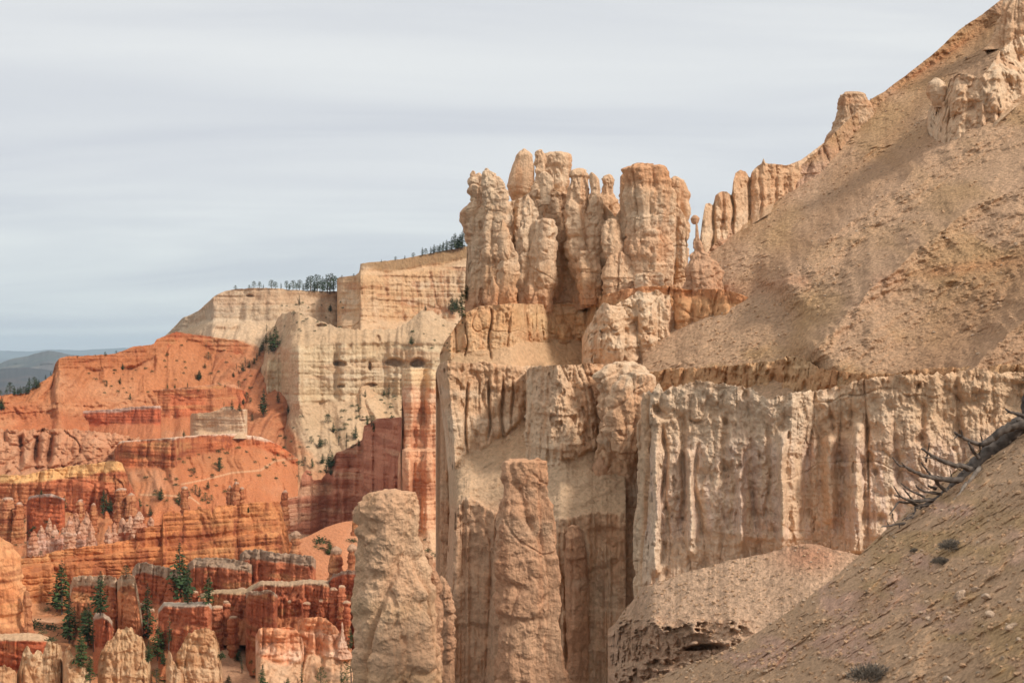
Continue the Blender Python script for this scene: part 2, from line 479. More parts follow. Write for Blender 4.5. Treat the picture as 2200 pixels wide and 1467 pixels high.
def pillar_mesh(Lp, Rp, D, disp, col, step=2.0, dr=0.8, mn=0.4, mx=60.0, pw=3.0, rt=12.0, nseg=None, seed=0, lean=0.0, twist=0.0, foot=0.0):
    """A free-standing column of rock: closed rings between its left and right outline, rounded at the top."""
    Lp = sorted(Lp, key=lambda q: q[1]); Rp = sorted(Rp, key=lambda q: q[1])
    ly = np.array([q[1] for q in Lp]); lx = np.array([q[0] for q in Lp])
    ry = np.array([q[1] for q in Rp]); rx = np.array([q[0] for q in Rp])
    y0 = min(ly[0], ry[0]); y1 = max(ly[-1], ry[-1])
    n = int((y1 - y0) / step) + 2
    v = np.linspace(0, 1, n)
    cap = np.array([0.0, 0.02, 0.06, 0.12, 0.2, 0.32, 0.46, 0.62, 0.8]) * rt
    py = np.unique(np.concatenate([y0 + cap, y0 + rt + (y1 - y0 - rt) * v]))
    l = np.interp(py, ly, lx); r = np.interp(py, ry, rx)
    cx = (l + r) / 2; hw = (r - l) / 2
    t = np.clip((py - y0) / rt, 0, 1)
    hw = hw * np.sqrt(np.maximum(1 - (1 - t) ** 2.2, 0.0)) + 1e-3
    Dy = D + lean * (py - y0)
    hwm = hw / F * Dy
    yd = np.clip(hwm * dr, np.minimum(mn, hwm), mx)
    ns = nseg or int(np.clip(2.6 * np.max(hw) * 2 / step, 20, 420))
    th = np.arange(ns) / ns * 2 * math.pi
    c, s = np.cos(th), np.sin(th)
    # irregular many-sided section: flat broken faces meeting at edges, drifting slowly with height
    rr_ = np.random.RandomState(int(abs(cx[0]) * 13 + seed) % 100000)
    K_ = 7
    zz_ = (py / F * D)[:, None]
    acc = 0
    Lz = max(3.0, 1.6 * float(np.max(hwm)))
    for k in range(K_):
        tk = 2 * math.pi * (k + rr_.uniform(-.3, .3)) / K_ + 0.25 * vn(zz_ / (1.5 * Lz), k * 3.1, 0.5, k)
        hk = 0.9 + 0.13 * vn(zz_ / Lz, k * 7.7, rr_.rand() * 9, k + 3) + rr_.uniform(-.08, .08)
        acc = acc + (np.maximum(np.cos(th[None, :] - tk), 0) / hk) ** (4.0 + 2.4 * pw)
    rad = acc ** (-1.0 / (4.0 + 2.4 * pw))
    cc = rad * c[None, :]; ss = rad * s[None, :]
    mxp = np.maximum(cc.max(1), 1e-6)[:, None]; mnp = np.maximum(-cc.min(1), 1e-6)[:, None]
    cc = np.where(cc > 0, cc / mxp, cc / mnp)
    ss = ss / np.abs(ss).max(1)[:, None]
    x = ((cx - HX) / F * Dy)[:, None] + hwm[:, None] * cc
    y = Dy[:, None] + yd[:, None] * ss
    z = np.repeat((-(py - HY) / F * Dy)[:, None], ns, 1)
    P = np.stack([x, y, z], -1)
    nx, ny = c[None, :] * np.ones_like(x), s[None, :] * np.ones_like(x)
    d = disp(P, None, None) + 0.05 * hwm[:, None]
    d = d * np.clip(hwm / (0.25 * np.max(hwm) + 1e-6), 0.0, 1.0)[:, None]
    lim = 0.26 * hwm[:, None]
    d = np.clip(d, -lim, lim)
    P[..., 0] += nx * d; P[..., 1] += ny * d
    P[..., 2] += 0.5 * d * (1 - t)[:, None]
    PX = P[..., 0] / P[..., 1] * F + HX
    PY = -P[..., 2] / P[..., 1] * F + HY
    C = col(P, PX, PY)
    Q = grid_faces(P.shape[0], ns, True)
    topc = P[0].mean(0)
    V = np.concatenate([P.reshape(-1, 3), topc[None]], 0)
    C = np.concatenate([C.reshape(-1, 3), C[0].mean(0)[None]], 0)
    k = len(V) - 1
    j = np.arange(ns)
    T = np.stack([np.full(ns, k), j, (j + 1) % ns, np.full(ns, k)], -1)
    return V, Q, C, T

def pillar(name, parts, mat, label=None, cat='rock spire', group=None, kind=None):
    """one formation = one mesh of one or more columns grown together"""
    Vs, Qs, Cs, off = [], [], [], 0
    Ts = []
    for p in parts:
        V, Q, C, T = pillar_mesh(**p)
        Vs.append(V); Cs.append(C); Qs.append(Q + off)
        Ts.append(T[:, :3] + off)
        off += len(V)
    V = np.concatenate(Vs); C = np.concatenate(Cs); Q = np.concatenate(Qs); T = np.concatenate(Ts)
    me = bpy.data.meshes.new(name)
    me.vertices.add(len(V)); me.vertices.foreach_set('co', np.ascontiguousarray(V, np.float32).ravel())
    li = np.concatenate([Q.ravel(), T.ravel()]).astype(np.int32)
    me.loops.add(len(li)); me.loops.foreach_set('vertex_index', li)
    st = np.concatenate([np.arange(len(Q)) * 4, len(Q) * 4 + np.arange(len(T)) * 3]).astype(np.int32)
    me.polygons.add(len(st)); me.polygons.foreach_set('loop_start', st)
    me.update(calc_edges=True)
    me.polygons.foreach_set('use_smooth', np.ones(len(st), bool))
    ca = me.color_attributes.new('Col', 'FLOAT_COLOR', 'POINT')
    c4 = np.ones((len(V), 4), np.float32); c4[:, :3] = C
    ca.data.foreach_set('color', c4.ravel())
    me.materials.append(mat); me.update()
    o = bpy.data.objects.new(name, me); COL.objects.link(o)
    return tag(o, label, cat, group, kind)

# ================================================================== FAR DISTANCE
far_pal = pal((58, 64, 70), (74, 78, 80), None, [((150, 132, 112), 60, 0.3, 0.5)], u=300, seed=3, scree=None)
n = 90
gx = np.concatenate([-np.geomspace(90000, 200, n // 2), [0], np.geomspace(200, 90000, n // 2)])
gy = np.concatenate([[-3000, 0, 500, 1000], np.geomspace(1500, 56000, n)])
GX, GY = np.meshgrid(gx, gy)
GZ = -310 + 25 * fbm(GX / 4000, GY / 4000, 0.5, 4, 2) * S(GY, 3000, 9000)
P = np.stack([GX, GY, GZ], -1)
C = far_pal(P, None, None)
ground = mesh_obj('ground', P.reshape(-1, 3), grid_faces(*GX.shape)[:, ::-1], C.reshape(-1, 3), M_FAR)
tag(ground, 'wide dark wooded plain reaching to the horizon', None, None, 'structure')

def hills(X, top, bot, D, col, disp, seed, name='distant_hills', slope=0.12, step=2.0, jag=(1.2, 18), label=None):
    return relief(name, X, top, [(bot, slope)], D, M_FAR, col, disp, step=step, jag=jag, thick=800, drop=250, seed=seed, kind='structure', reg=False, label=label)

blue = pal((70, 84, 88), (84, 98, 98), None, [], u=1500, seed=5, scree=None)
hills((-60, 420), [(-60, 756), (0, 753), (60, 755), (110, 751), (170, 752), (250, 748), (330, 744), (420, 744)], [(-60, 772), (420, 770)],
      [(-60, 47000), (420, 42000)], blue, lambda P, a, b: 400 * fbm(P[..., 0] / 1500, P[..., 1] / 1500, P[..., 2] / 300, 3, 1), 1, 'distant_plateau', 0.05, label='low blue tableland on the far horizon')
mesa_c = pal((96, 88, 84), (80, 86, 84), None, [((206, 186, 156), 42, 0.22, 0.9), ((60, 70, 62), 60, 0.1, 0.7), ((170, 120, 100), 50, 0.35, 0.6)], u=220, seed=9, warp=0.25, scree=None)
hills((-60, 250), [(-60, 786), (0, 781), (20, 772), (60, 764), (90, 756), (105, 753), (130, 757), (150, 762), (190, 765), (250, 772)], [(-60, 832), (250, 828)],
      [(-60, 15000), (250, 15500)], mesa_c, lambda P, a, b: 300 * fbm(P[..., 0] / 500, P[..., 1] / 500, P[..., 2] / 90, 4, 4), 2, 'distant_mesa', 0.10, jag=(1.5, 10), label='hazy pale stepped mesa rising above the plain at far left')
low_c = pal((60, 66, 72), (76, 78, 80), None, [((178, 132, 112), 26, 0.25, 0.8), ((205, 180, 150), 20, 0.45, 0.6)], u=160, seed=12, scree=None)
hills((-60, 200), [(-60, 797), (0, 792), (60, 789), (120, 797), (200, 800)], [(-60, 865), (200, 860)],
      [(-60, 9000), (200, 9200)], low_c, lambda P, a, b: 160 * fbm(P[..., 0] / 400, P[..., 1] / 400, P[..., 2] / 80, 4, 6), 3, 'distant_hills', 0.06, jag=(1.5, 14), label='low hazy wooded hills with pinkish patches at far left')

# ================================================================== FAR CLIFFS (about 1-1.4 km)
CREAM = (226, 196, 160); CREAM2 = (238, 218, 188); TAN = (214, 170, 122); PINK = (222, 170, 140)
ORA = (184, 114, 74); ORA2 = (198, 134, 92); RED = (158, 84, 54); DRED = (128, 68, 48); YEL = (206, 160, 106); WHI = (230, 214, 196); GREY = (168, 150, 132)

def orange_below(poly, target, target2=None, soft=10, seed=0, u=18.0):
    """below the traced geological contact the rock is another colour"""
    tcol = lin(target); t2 = lin(target2 or target)
    def f(c, P, PX, PY):
        yb = ip(poly, PX) + 8 * fbm(P[..., 0] / u, P[..., 1] / u, P[..., 2] / u, 4, seed + 3)
        m = S(PY - yb, -soft, soft)
        k = S(fbm(P[..., 0] / (u * 1.5), P[..., 1] / (u * 1.5), P[..., 2] / (u * .7), 3, seed + 9), -0.3, 0.4)
        cc = tcol + (t2 - tcol) * k[..., None]
        cc = cc * (1 + 0.16 * fbm(P[..., 0] / 7, P[..., 1] / 7, P[..., 2] / 5, 3, seed + 2))[..., None]
        return c + (cc - c) * (m * 0.93)[..., None]
    return f

far_flute = None; _unused = dflute(3.0, 16, 1.6, 1.6, seed=3, vs=8)
far_soft = dslope(7.0, 26, 1.6, seed=5, ru=9, gx=0.15, gy=0.8)

# pale plateau at left of the skyline and the orange slopes below it
relief('pale_cliff', (330, 760),
       [(330, 742), (350, 726), (382, 694), (391, 684), (426, 668), (450, 646), (460, 636), (477, 627), (509, 620), (573, 618), (600, 620), (652, 624), (725, 626), (760, 630)],
       [([(330, 748), (382, 712), (430, 694), (458, 690), (573, 692), (620, 688), (760, 690)], 7.0, (5.0, 0.45, 1.2)),
        ([(330, 752), (458, 700), (573, 704), (760, 702)], 0.6),
        ([(330, 1010), (760, 1010)], 0.72)],
       [(330, 1290), (385, 1270), (445, 1245), (458, 1232), (520, 1236), (600, 1240), (760, 1300)],
       M_FAR,
       pal((200, 170, 138), (214, 188, 158), (176, 140, 110), [((206, 164, 128), 9, 0.1, 0.6), ((176, 150, 126), 5, 0.45, 0.5)], u=10, seed=21, su=16,
           paint=orange_below([(330, 738), (380, 718), (414, 720), (470, 727), (509, 731), (553, 742), (600, 775), (640, 850), (760, 900)], (180, 108, 70), (192, 128, 88), 6, 4)),
       [dflute(3.5, 20, 1.8, 2.0, seed=6, vs=6, big=4.0, crack=1.2, beds=(6, 1.2)), far_soft, dslope(16, 16, 2.2, seed=8, ru=7, gx=0.25, gy=0.8)],
       step=2.0, jag=(2.0, 9), seed=4, thick=120, caves=[(537, 636, 9, 4, 5)],
       label='rounded pale cliff on the left skyline above orange slopes', cat='cliff')

# orange spur running down to the left
relief('orange_spur', (-40, 566),
       [(-40, 848), (0, 848), (52, 845), (82, 825), (112, 805), (119, 780), (126, 771), (142, 765), (191, 764), (245, 759), (273, 750), (286, 744), (319, 741), (331, 739), (336, 730), (365, 718), (379, 712), (400, 716), (440, 722), (480, 727), (509, 731), (540, 742), (556, 762), (566, 790)],
       [([(-40, 850), (82, 828), (117, 800), (125, 794), (290, 788), (350, 758), (390, 722), (566, 792)], 5.0, (5.0, 0.3, 1.5)),
        ([(-40, 870), (60, 865), (250, 860), (300, 850), (420, 850), (566, 850)], 0.85),
        ([(-40, 905), (71, 900), (420, 905), (566, 905)], 1.8, (4.0, 0.1, 0.7)),
        ([(-40, 1010), (566, 1010)], 0.8)],
       [(-40, 1020), (60, 1046), (117, 1068), (126, 1062), (150, 1078), (290, 1125), (380, 1175), (450, 1195), (520, 1195), (566, 1205)],
       M_FAR,
       pal(ORA, ORA2, (176, 92, 60), [(RED, 8, 0.22, 0.75), (YEL, 6, 0.42, 0.45), ((216, 156, 118), 7, 0.3, 0.4)], u=10, seed=25, scree=(184, 116, 76),
           paint=orange_below([(-40, 852), (60, 868), (200, 862), (300, 862), (420, 900), (566, 930)], (198, 136, 96), (186, 112, 74), 10, 8)),
       [dflute(2.4, 12, 1.4, 1.4, seed=9, vs=6, big=2, crack=1.5, beds=(4, 1.2)), dslope(15.0, 13, 2.0, seed=10, ru=6, gx=-0.1, gy=0.9), dflute(4.5, 9, 1.5, 2.5, seed=11, vs=4), dslope(5, 14, 2.0, seed=12, ru=6, gx=0, gy=0.9)],
       step=1.8, jag=(2.5, 8), seed=6, thick=40, label='orange spur with a flat capped bluff sloping down to the left', cat='cliff')

# high buff cliff with dark caprock, behind the castle rocks
relief('buff_cliff', (724, 1120),
       [(724, 600), (728, 596), (764, 592), (772, 585), (774, 567), (790, 564), (827, 561), (859, 557), (880, 553), (905, 548), (940, 541), (1000, 530), (1120, 516)],
       [([(724, 596), (772, 586), (774, 577), (827, 583), (859, 582), (1000, 556), (1120, 550)], 9.0),
        ([(724, 600), (772, 592), (778, 588), (827, 590), (900, 580), (1000, 566), (1120, 560)], 0.7),
        ([(724, 676), (800, 684), (850, 690), (900, 684), (1120, 690)], 9.0, (4.0, 0.62, 1.0)),
        ([(724, 745), (1120, 745)], 1.6, (5.0, 0.0, 0.6)),
        ([(724, 900), (1120, 900)], 0.8)],
       [(724, 1250), (780, 1235), (900, 1290), (1120, 1330)],
       M_FAR,
       pal((206, 164, 122), (212, 180, 146), (178, 122, 86), [((186, 120, 82), 5, 0.35, 0.5), ((218, 194, 164), 9, 0.25, 0.6), ((190, 150, 110), 7, 0.4, 0.5)], u=8, seed=31, su=10, st=0.65,
           paint=lambda c, P, PX, PY: c + ((lin((150, 118, 84)) - c) * ((PX > 772) * S(ip([(724, 560), (827, 580), (859, 580), (1000, 554), (1120, 545)], PX) - PY, -4, 3) * 0.75)[..., None]) + 0 * c),
       [dflute(2.0, 18, 2.5, 1.2, seed=13, vs=2), far_soft, dflute(3.0, 10, 1.5, 1.5, seed=14, vs=9, big=2.5, crack=1.5, beds=(4.5, 1.2)), dflute(3.0, 9, 2.2, 1.6, seed=15, vs=3, beds=(3.4, 1.4)), dslope(5, 15, 2, seed=16, ru=6, gx=0.2, gy=0.8)],
       step=1.8, jag=(1.5, 8), seed=8, thick=150, ends=(22, 0), endp=(14, 10),
       label='tall buff cliff with brown caprock behind the castle rocks', cat='cliff')

# pale mass with the caves, and the cone of pale debris below it
relief('cave_cliff', (536, 1120),
       [(536, 800), (542, 775), (552, 765), (566, 742), (575, 712), (590, 700), (597, 684), (606, 672), (640, 668), (660, 676), (690, 690), (720, 702), (760, 708), (850, 706), (880, 690), (905, 664), (930, 668), (960, 690), (1000, 700), (1120, 700)],
       [([(536, 802), (560, 790), (600, 748), (700, 738), (850, 735), (1120, 740)], 1.0, (5.0, 0.15, 0.5)),
        ([(536, 868), (560, 876), (612, 880), (625, 868), (700, 862), (800, 850), (860, 858), (1120, 860)], 8.0, (6.0, 0.55, 1.2)),
        ([(536, 1200), (1120, 1200)], 0.62)],
       [(536, 1225), (560, 1212), (585, 1205), (605, 1198), (622, 1178), (640, 1168), (700, 1160), (760, 1152), (820, 1164), (900, 1170), (1120, 1190)],
       M_FAR,
       pal((204, 174, 136), (214, 188, 154), (180, 144, 108), [((196, 152, 116), 5, 0.25, 0.55), ((220, 198, 168), 8, 0.35, 0.5)], u=9, seed=35, scree=(194, 156, 120), su=12, st=0.45,
           paint=orange_below([(536, 905), (600, 900), (640, 940), (690, 1000), (740, 990), (800, 1010), (1120, 1010)], (186, 118, 78), (196, 150, 112), 14, 14, 22)),
       [dslope(5, 14, 2.0, seed=17, ru=6, gx=0.1, gy=0.8), dflute(3.2, 13, 1.8, 2.0, seed=18, vs=5, big=4.0, crack=1.5, beds=(5.5, 1.2)), dslope(12, 16, 2.0, seed=19, ru=6, gx=-0.25, gy=0.8)],
       step=1.9, jag=(3.0, 7), seed=10, thick=60, ends=(6, 0), endp=(14, 10), teeth=(4, 12),
       caves=[(730, 783, 17, 10, 10), (849, 781, 24, 14, 9), (897, 782, 19, 15, 13), (794, 790, 5, 16, 7), (733, 830, 9, 6, 6), (796, 828, 16, 6, 7), (690, 700, 14, 5, 5), (812, 730, 7, 12, 4)],
       bulge=lambda PX, PY, P: 16 * np.exp(-((PX - 640) / 26.0) ** 2) * S(PY, 720, 760) * (1 - S(PY, 860, 900)) + 12 * np.exp(-((PX - 570) / 20.0) ** 2) * S(PY, 770, 800) * (1 - S(PY, 865, 890)),
       label='pale cliff pierced by a row of dark caves', cat='cliff')

def wall(name, X, top, base, D, label, colr, seed, slope_below=0.62, bottom=None, cap=None, u=7.0, A=2.2, ends=(14, 14), endp=(14, 14), teeth=None, jag=(1.5, 6), step=1.8,
         mat=None, ledge=(3.0, 0.5, 1.0), cs=9.0, thick=10, talus=None, bulge=None, caves=(), capslope=0.3, beds=(2.4, 0.8), st=1.0, drop=30, group=None, cat='rock wall', rough=None, vs=6):
    bands = []
    ds = []
    if cap is not None:
        bands.append((cap, capslope)); ds.append(dflute(0.4 * A, u * 0.7, 0, 0.5, seed=seed + 1))
    bands.append((base, cs, ledge)); ds.append(dflute(A, u, st, rough or 0.35 * A, seed=seed + 2, vs=vs, big=1.2, crack=0.5 * A, beds=beds))
    b = bottom or max(p[1] for p in base) + 60
    bands.append(([(X[0], b), (X[1], b)], slope_below)); ds.append(talus or dslope(2.2 * A, u * 1.4, 0.6 * A, seed=seed + 3, ru=u * 0.6, gx=0.1, gy=0.8))
    return relief(name, X, top, bands, D, mat or M_VAL, colr, ds, step=step, jag=jag, teeth=teeth, ends=ends, endp=endp, seed=seed, thick=thick, bulge=bulge, caves=caves,
                  label=label, cat=cat, group=group, drop=drop, brk=2.5)

def ored(seed, u=6.0, a=ORA, b=ORA2, cap=None, capy=None, k=1.0, **kw):
    a = tuple(0.9 * p + 0.1 * q for p, q in zip(a, (226, 182, 150))); b = tuple(0.9 * p + 0.1 * q for p, q in zip(b, (228, 190, 156)))
    pt = None
    if cap is not None:
        cc = lin(cap)
        def pt(c, P, PX, PY, cc=cc, capy=capy):
            m = S(ip(capy, PX) + 4 * fbm(P[..., 0] / 5, P[..., 1] / 5, P[..., 2] / 20, 3, seed) - PY, -2.5, 2.5)
            return c + (cc * (1 + 0.25 * fbm(P[..., 0] / 1.6, P[..., 1] / 1.6, P[..., 2] / 3, 3, seed + 2))[..., None] - c) * (0.9 * m)[..., None]
    kw.setdefault('scree', (186, 122, 82))
    kw.setdefault('st', 0.7)
    return pal(a, b, (140, 72, 50), [(RED, u * 0.7, 0.2, 0.7 * k), (YEL, u * 0.55, 0.4, 0.45 * k), (DRED, u * 0.33, 0.35, 0.6 * k)], u=u, seed=seed, paint=pt, **kw)

# stepped orange walls of the amphitheatre, back to front
wall('red_bench_wall', (306, 540), [(306, 850), (312, 842), (330, 838), (410, 831), (470, 824), (505, 826), (520, 836), (540, 850)],
     [(306, 893), (380, 897), (440, 890), (500, 872), (540, 870)], [(306, 1110), (460, 1105), (540, 1150)],
     'red banded wall curving below the orange slopes', ored(41, 6, (204, 110, 70), ORA, cap=(206, 146, 110), capy=[(306, 842), (410, 834), (470, 827), (540, 840)]), 41, bottom=1010, u=9, A=2.0, ledge=(4, 0.2, 1.3))
wall('red_ledge_wall', (60, 346), [(60, 902), (71, 893), (109, 880), (160, 884), (245, 878), (300, 873), (343, 872), (346, 874)],
     [(60, 918), (160, 918), (260, 910), (346, 912)], [(60, 1065), (200, 1050), (346, 1030)],
     'square ended red wall with a pale crust on top', ored(43, 6, (208, 112, 74), (196, 96, 62), cap=(206, 170, 150), capy=[(60, 905), (109, 892), (245, 884), (346, 876)]), 43, bottom=1030, u=8, A=2.2, jag=(3, 7))
wall('cream_block', (409, 531), [(409, 894), (412, 888), (450, 886), (470, 880), (480, 874), (500, 872), (506, 880), (531, 879)],
     [(409, 926), (531, 930)], [(409, 1000), (531, 985)], 'pale cream block of rock standing on the red ledge',
     pal((212, 176, 140), (204, 156, 118), (186, 136, 104), [((220, 194, 164), 4, 0.3, 0.7)], u=6, seed=45), 45, bottom=942, u=9, A=2.0)
wall('jumbled_slope', (-40, 300), [(-40, 918), (0, 922), (60, 924), (100, 918), (160, 922), (220, 926), (300, 940)],
     [(-40, 1015), (300, 1000)], [(-40, 960), (300, 970)], 'pinkish orange slope of broken hoodoos and dark gullies',
     pal((206, 140, 102), ORA, (170, 92, 62), [((208, 172, 146), 8, 0.1, 0.6), (RED, 5, 0.35, 0.5)], u=5, seed=47, warp=1.5, scree=(198, 140, 104)), 47,
     u=11, A=9.0, cs=0.95, ledge=(6, 0.35, 0.5), bottom=1060, teeth=(7, 9), jag=(4, 6), rough=2.5, vs=4,
     bulge=lambda PX, PY, P: -14 * (np.exp(-((PX - 78 - (PY - 960) * -.12) / 6.5) ** 2) + np.exp(-((PX - 108 + (PY - 960) * .14) / 7.0) ** 2) + .6 * np.exp(-((PX - 44) / 6.0) ** 2)) * S(PY, 930, 950) * (1 - S(PY, 985, 1010)))
TRAIL = [[(300, 1062), (360, 1064), (410, 1068), (428, 1082)], [(390, 1040), (440, 1030), (500, 1015), (560, 1010), (590, 990), (650, 982)]]
def with_trail(f):
    def g(P, PX, PY):
        c = f(P, PX, PY)
        for pts in TRAIL:
            sd_, _t = seg_dist(PX, PY, pts)
            c = c + (lin((216, 172, 132)) - c) * (0.8 * np.exp(-(sd_ / 1.5) ** 2))[..., None]
        return c
    return g
wall('long_orange_wall', (246, 640), [(246, 965), (256, 950), (262, 947), (330, 943), (433, 934), (500, 931), (560, 938), (600, 955), (640, 985)],
     [(246, 1005), (300, 1003), (376, 1005), (390, 985), (433, 975), (500, 960), (560, 962), (600, 975), (640, 1000)], [(246, 935), (376, 915), (400, 950), (640, 1020)],
     'long orange wall with a thin white cap below the cream block', with_trail(ored(49, 6, (206, 110, 66), ORA, cap=(236, 204, 176), capy=[(246, 955), (262, 950), (433, 938), (500, 935), (640, 960)])), 49,
     bottom=1240, u=9, A=3.2, ends=(20, 0), ledge=(4, 0.35, 1.0), jag=(1, 12), slope_below=0.55,
     talus=dslope(11, 10, 1.8, seed=50, ru=4, gx=-0.2, gy=0.8))
wall('yellow_band_wall', (-40, 300), [(-40, 1022), (0, 1019), (50, 1020), (101, 1008), (160, 1000), (245, 989), (262, 992), (276, 1030), (300, 1080)],
     [(-40, 1110), (60, 1110), (150, 1110), (300, 1118)], [(-40, 850), (150, 838), (250, 832), (300, 845)],
     'orange wall with a yellow band along its top at left', ored(51, 6, ORA, (204, 112, 72), cap=(232, 178, 118), capy=[(-40, 1042), (101, 1032), (245, 1012), (300, 1010)]), 51,
     bottom=1200, u=11, A=5.5, ledge=(3.5, 0.3, 0.9), teeth=(3, 8), ends=(0, 30), endp=(10, 30))
# dark red layered wall and tower below the caves
wall('layered_red_wall', (600, 880), [(600, 1082), (606, 1072), (640, 1066), (648, 1022), (658, 1008), (668, 1012), (672, 1030), (690, 1030), (700, 1018), (722, 972), (740, 966), (778, 944), (782, 915), (800, 905), (811, 899), (859, 896), (880, 900)],
     [(600, 1140), (660, 1150), (720, 1135), (780, 1112), (880, 1110)], [(600, 800), (700, 835), (780, 835), (880, 765)],
     'dark red layered wall stepping down left from the banded tower', pal((184, 120, 92), (196, 134, 104), (160, 98, 72), [(DRED, 4, 0.1, 0.6), ((216, 178, 142), 3.5, 0.35, 0.6), ((160, 92, 66), 1.6, 0.3, 0.5)], u=6, seed=53, warp=0.2), 53,
     bottom=1200, u=10, A=2.2, ledge=(3.2, 0.25, 0.8), ends=(20, 0), slope_below=0.5)
wall('banded_tower', (855, 1010), [(855, 990), (858, 972), (862, 968), (863, 806), (868, 794), (884, 790), (900, 792), (923, 789), (935, 796), (960, 800), (1010, 804)],
     [(855, 1136), (900, 1138), (1010, 1130)], [(855, 745), (870, 738), (960, 735), (1010, 745)],
     'tall banded tower, cream on top and orange below', pal((220, 162, 122), (228, 178, 138), (196, 124, 88), [(RED, 3.5, 0.2, 0.6), ((232, 204, 170), 4.5, 0.35, 0.6), ((168, 96, 68), 1.4, 0.45, 0.6)], u=6, seed=55, warp=0.15,
        paint=lambda c, P, PX, PY: c + (lin((226, 192, 148)) - c) * (S(832 + 6 * vn(P[..., 0] / 4, 0, 0, 3) - PY, -6, 6) * 0.85)[..., None]), 55,
     bottom=1500, u=9, A=3.5, ledge=(3.0, 0.4, 0.9), ends=(16, 0), endp=(10, 1), slope_below=0.9,
     bulge=lambda PX, PY, P: -7 * np.exp(-((PX - 912) / 9.0) ** 2) * (1 - S(PY, 905, 925)) + 16 * S(PY, 962, 970) + 5 * np.exp(-((PX - 885) / 10.0) ** 2) * (1 - S(PY, 880, 930)))

# valley floor
floor_pal = pal((190, 130, 90), (180, 116, 76), None, [], u=9, seed=61,
                paint=lambda c, P, PX, PY: c + (lin((216, 170, 134)) - c) * (0.8 * S(fbm(P[..., 0] / 22, P[..., 1] / 22, 0.3, 3, 12), 0.05, 0.45))[..., None])
fx = np.linspace(-420, 90, 240); fy = np.concatenate([np.linspace(150, 760, 330), np.linspace(765, 1500, 60)])
GX, GY = np.meshgrid(fx, fy)
GZ = -104 + 7 * fbm(GX / 55, GY / 55, 0.5, 4, 22) - 0.25 * np.maximum(GY - 700, 0) + 5.0 * billow(GX / 30, GY / 30, 0.2, 3, 9) + 1.2 * fbm(GX / 5, GY / 5, 0.2, 3, 19)
P = np.stack([GX, GY, GZ], -1)
fl = mesh_obj('valley_floor', P.reshape(-1, 3), grid_faces(*GX.shape)[:, ::-1], floor_pal(P, None, None).reshape(-1, 3), M_VAL)
tag(fl, 'sandy orange gully floor between the hoodoos', None, None, 'structure')
GRIDS.append(('valley_floor', GX / GY * F + HX, -GZ / GY * F + HY, P))

wall('capped_red_fin', (57, 140), [(57, 1082), (62, 1066), (80, 1062), (110, 1060), (125, 1066), (140, 1070)], [(57, 1150), (140, 1140)], [(57, 735), (140, 720)],
     'dark red fin with a flat grey cap at left', ored(63, 5, (190, 92, 56), (206, 110, 70), cap=(196, 170, 152), capy=[(57, 1072), (110, 1066), (140, 1074)]), 63, u=4.5, A=2.0, thick=14, bottom=1180, st=.7)
wall('pink_spire_base', (58, 210), [(58, 1160), (70, 1152), (100, 1148), (120, 1158), (140, 1150), (170, 1142), (200, 1148), (210, 1160)], [(58, 1215), (210, 1196)], [(58, 668), (210, 680)],
     'low pink fluted base below the cluster of white spires', pal((206, 150, 120), (190, 116, 86), (172, 96, 70), [((222, 190, 170), 3, 0.1, 0.7)], u=3, seed=75), 75, u=3, A=1.8, teeth=(10, 7), bottom=1235, st=.5, thick=10)
wall('cream_spire_base', (226, 332), [(226, 1160), (236, 1150), (260, 1146), (290, 1138), (320, 1140), (332, 1150)], [(226, 1196), (332, 1180)], [(226, 690), (332, 694)],
     'low red base below the small cream spires', pal((196, 122, 88), (184, 104, 72), (160, 84, 58), [((216, 180, 150), 3, 0.2, 0.6)], u=3, seed=76), 76, u=3, A=1.6, teeth=(8, 6), bottom=1215, st=.5, thick=10)
pr = random.Random(4)
for i, (x, w, t, b, dd, lb) in enumerate([(259, 26, 1048, 1118, 742, 'thick red post with a grey flat top left of its twin'), (281, 22, 1058, 1118, 740, 'red post with a grey flat top right of its twin'), (397, 16, 1044, 1092, 785, 'slender lone red post on the slope above the long fin'),
                                          (493, 15, 1042, 1092, 780, 'left peak of the red trio behind the long fin'), (506, 17, 1034, 1092, 778, 'middle and tallest peak of the red trio behind the long fin'), (519, 13, 1046, 1092, 780, 'right peak of the red trio behind the long fin'),
                                          (612, 16, 1052, 1130, 770, 'small pointed red tooth left of the layered wall'), (172, 20, 1072, 1130, 740, 'red buttress post in the shadowed bay at left'), (200, 16, 1080, 1130, 745, 'narrow red post beside the dark pines'),
                                          (12, 34, 1068, 1150, 735, 'broad red post at the left edge above the long fin'), (40, 20, 1078, 1150, 730, 'red post next to the broad one at the left edge')]):
    h = w / 2
    pillar('red_post', [dict(Lp=[(x - h * .3, t), (x - h * .8, t + pr.uniform(3, 14)), (x - h * .95, t + 24), (x - h * 1.05, t + 36), (x - h * 1.3, b + 16)], Rp=[(x + h * .5, t), (x + h * .85, t + pr.uniform(3, 12)), (x + h, t + 24), (x + h * 1.05, t + 36), (x + h * 1.35, b + 16)],
                              D=dd, disp=dflute(1.0, 2.6, 0.4, 0.7, seed=60 + i, vs=5, beds=(2.6, .6), crack=.5), col=ored(60 + i, 4, cap=(196, 160, 136), capy=[(0, t + 5), (2200, t + 5)]), step=1.5, rt=3, dr=1.2, pw=4)], M_VAL, lb, 'rock spire')
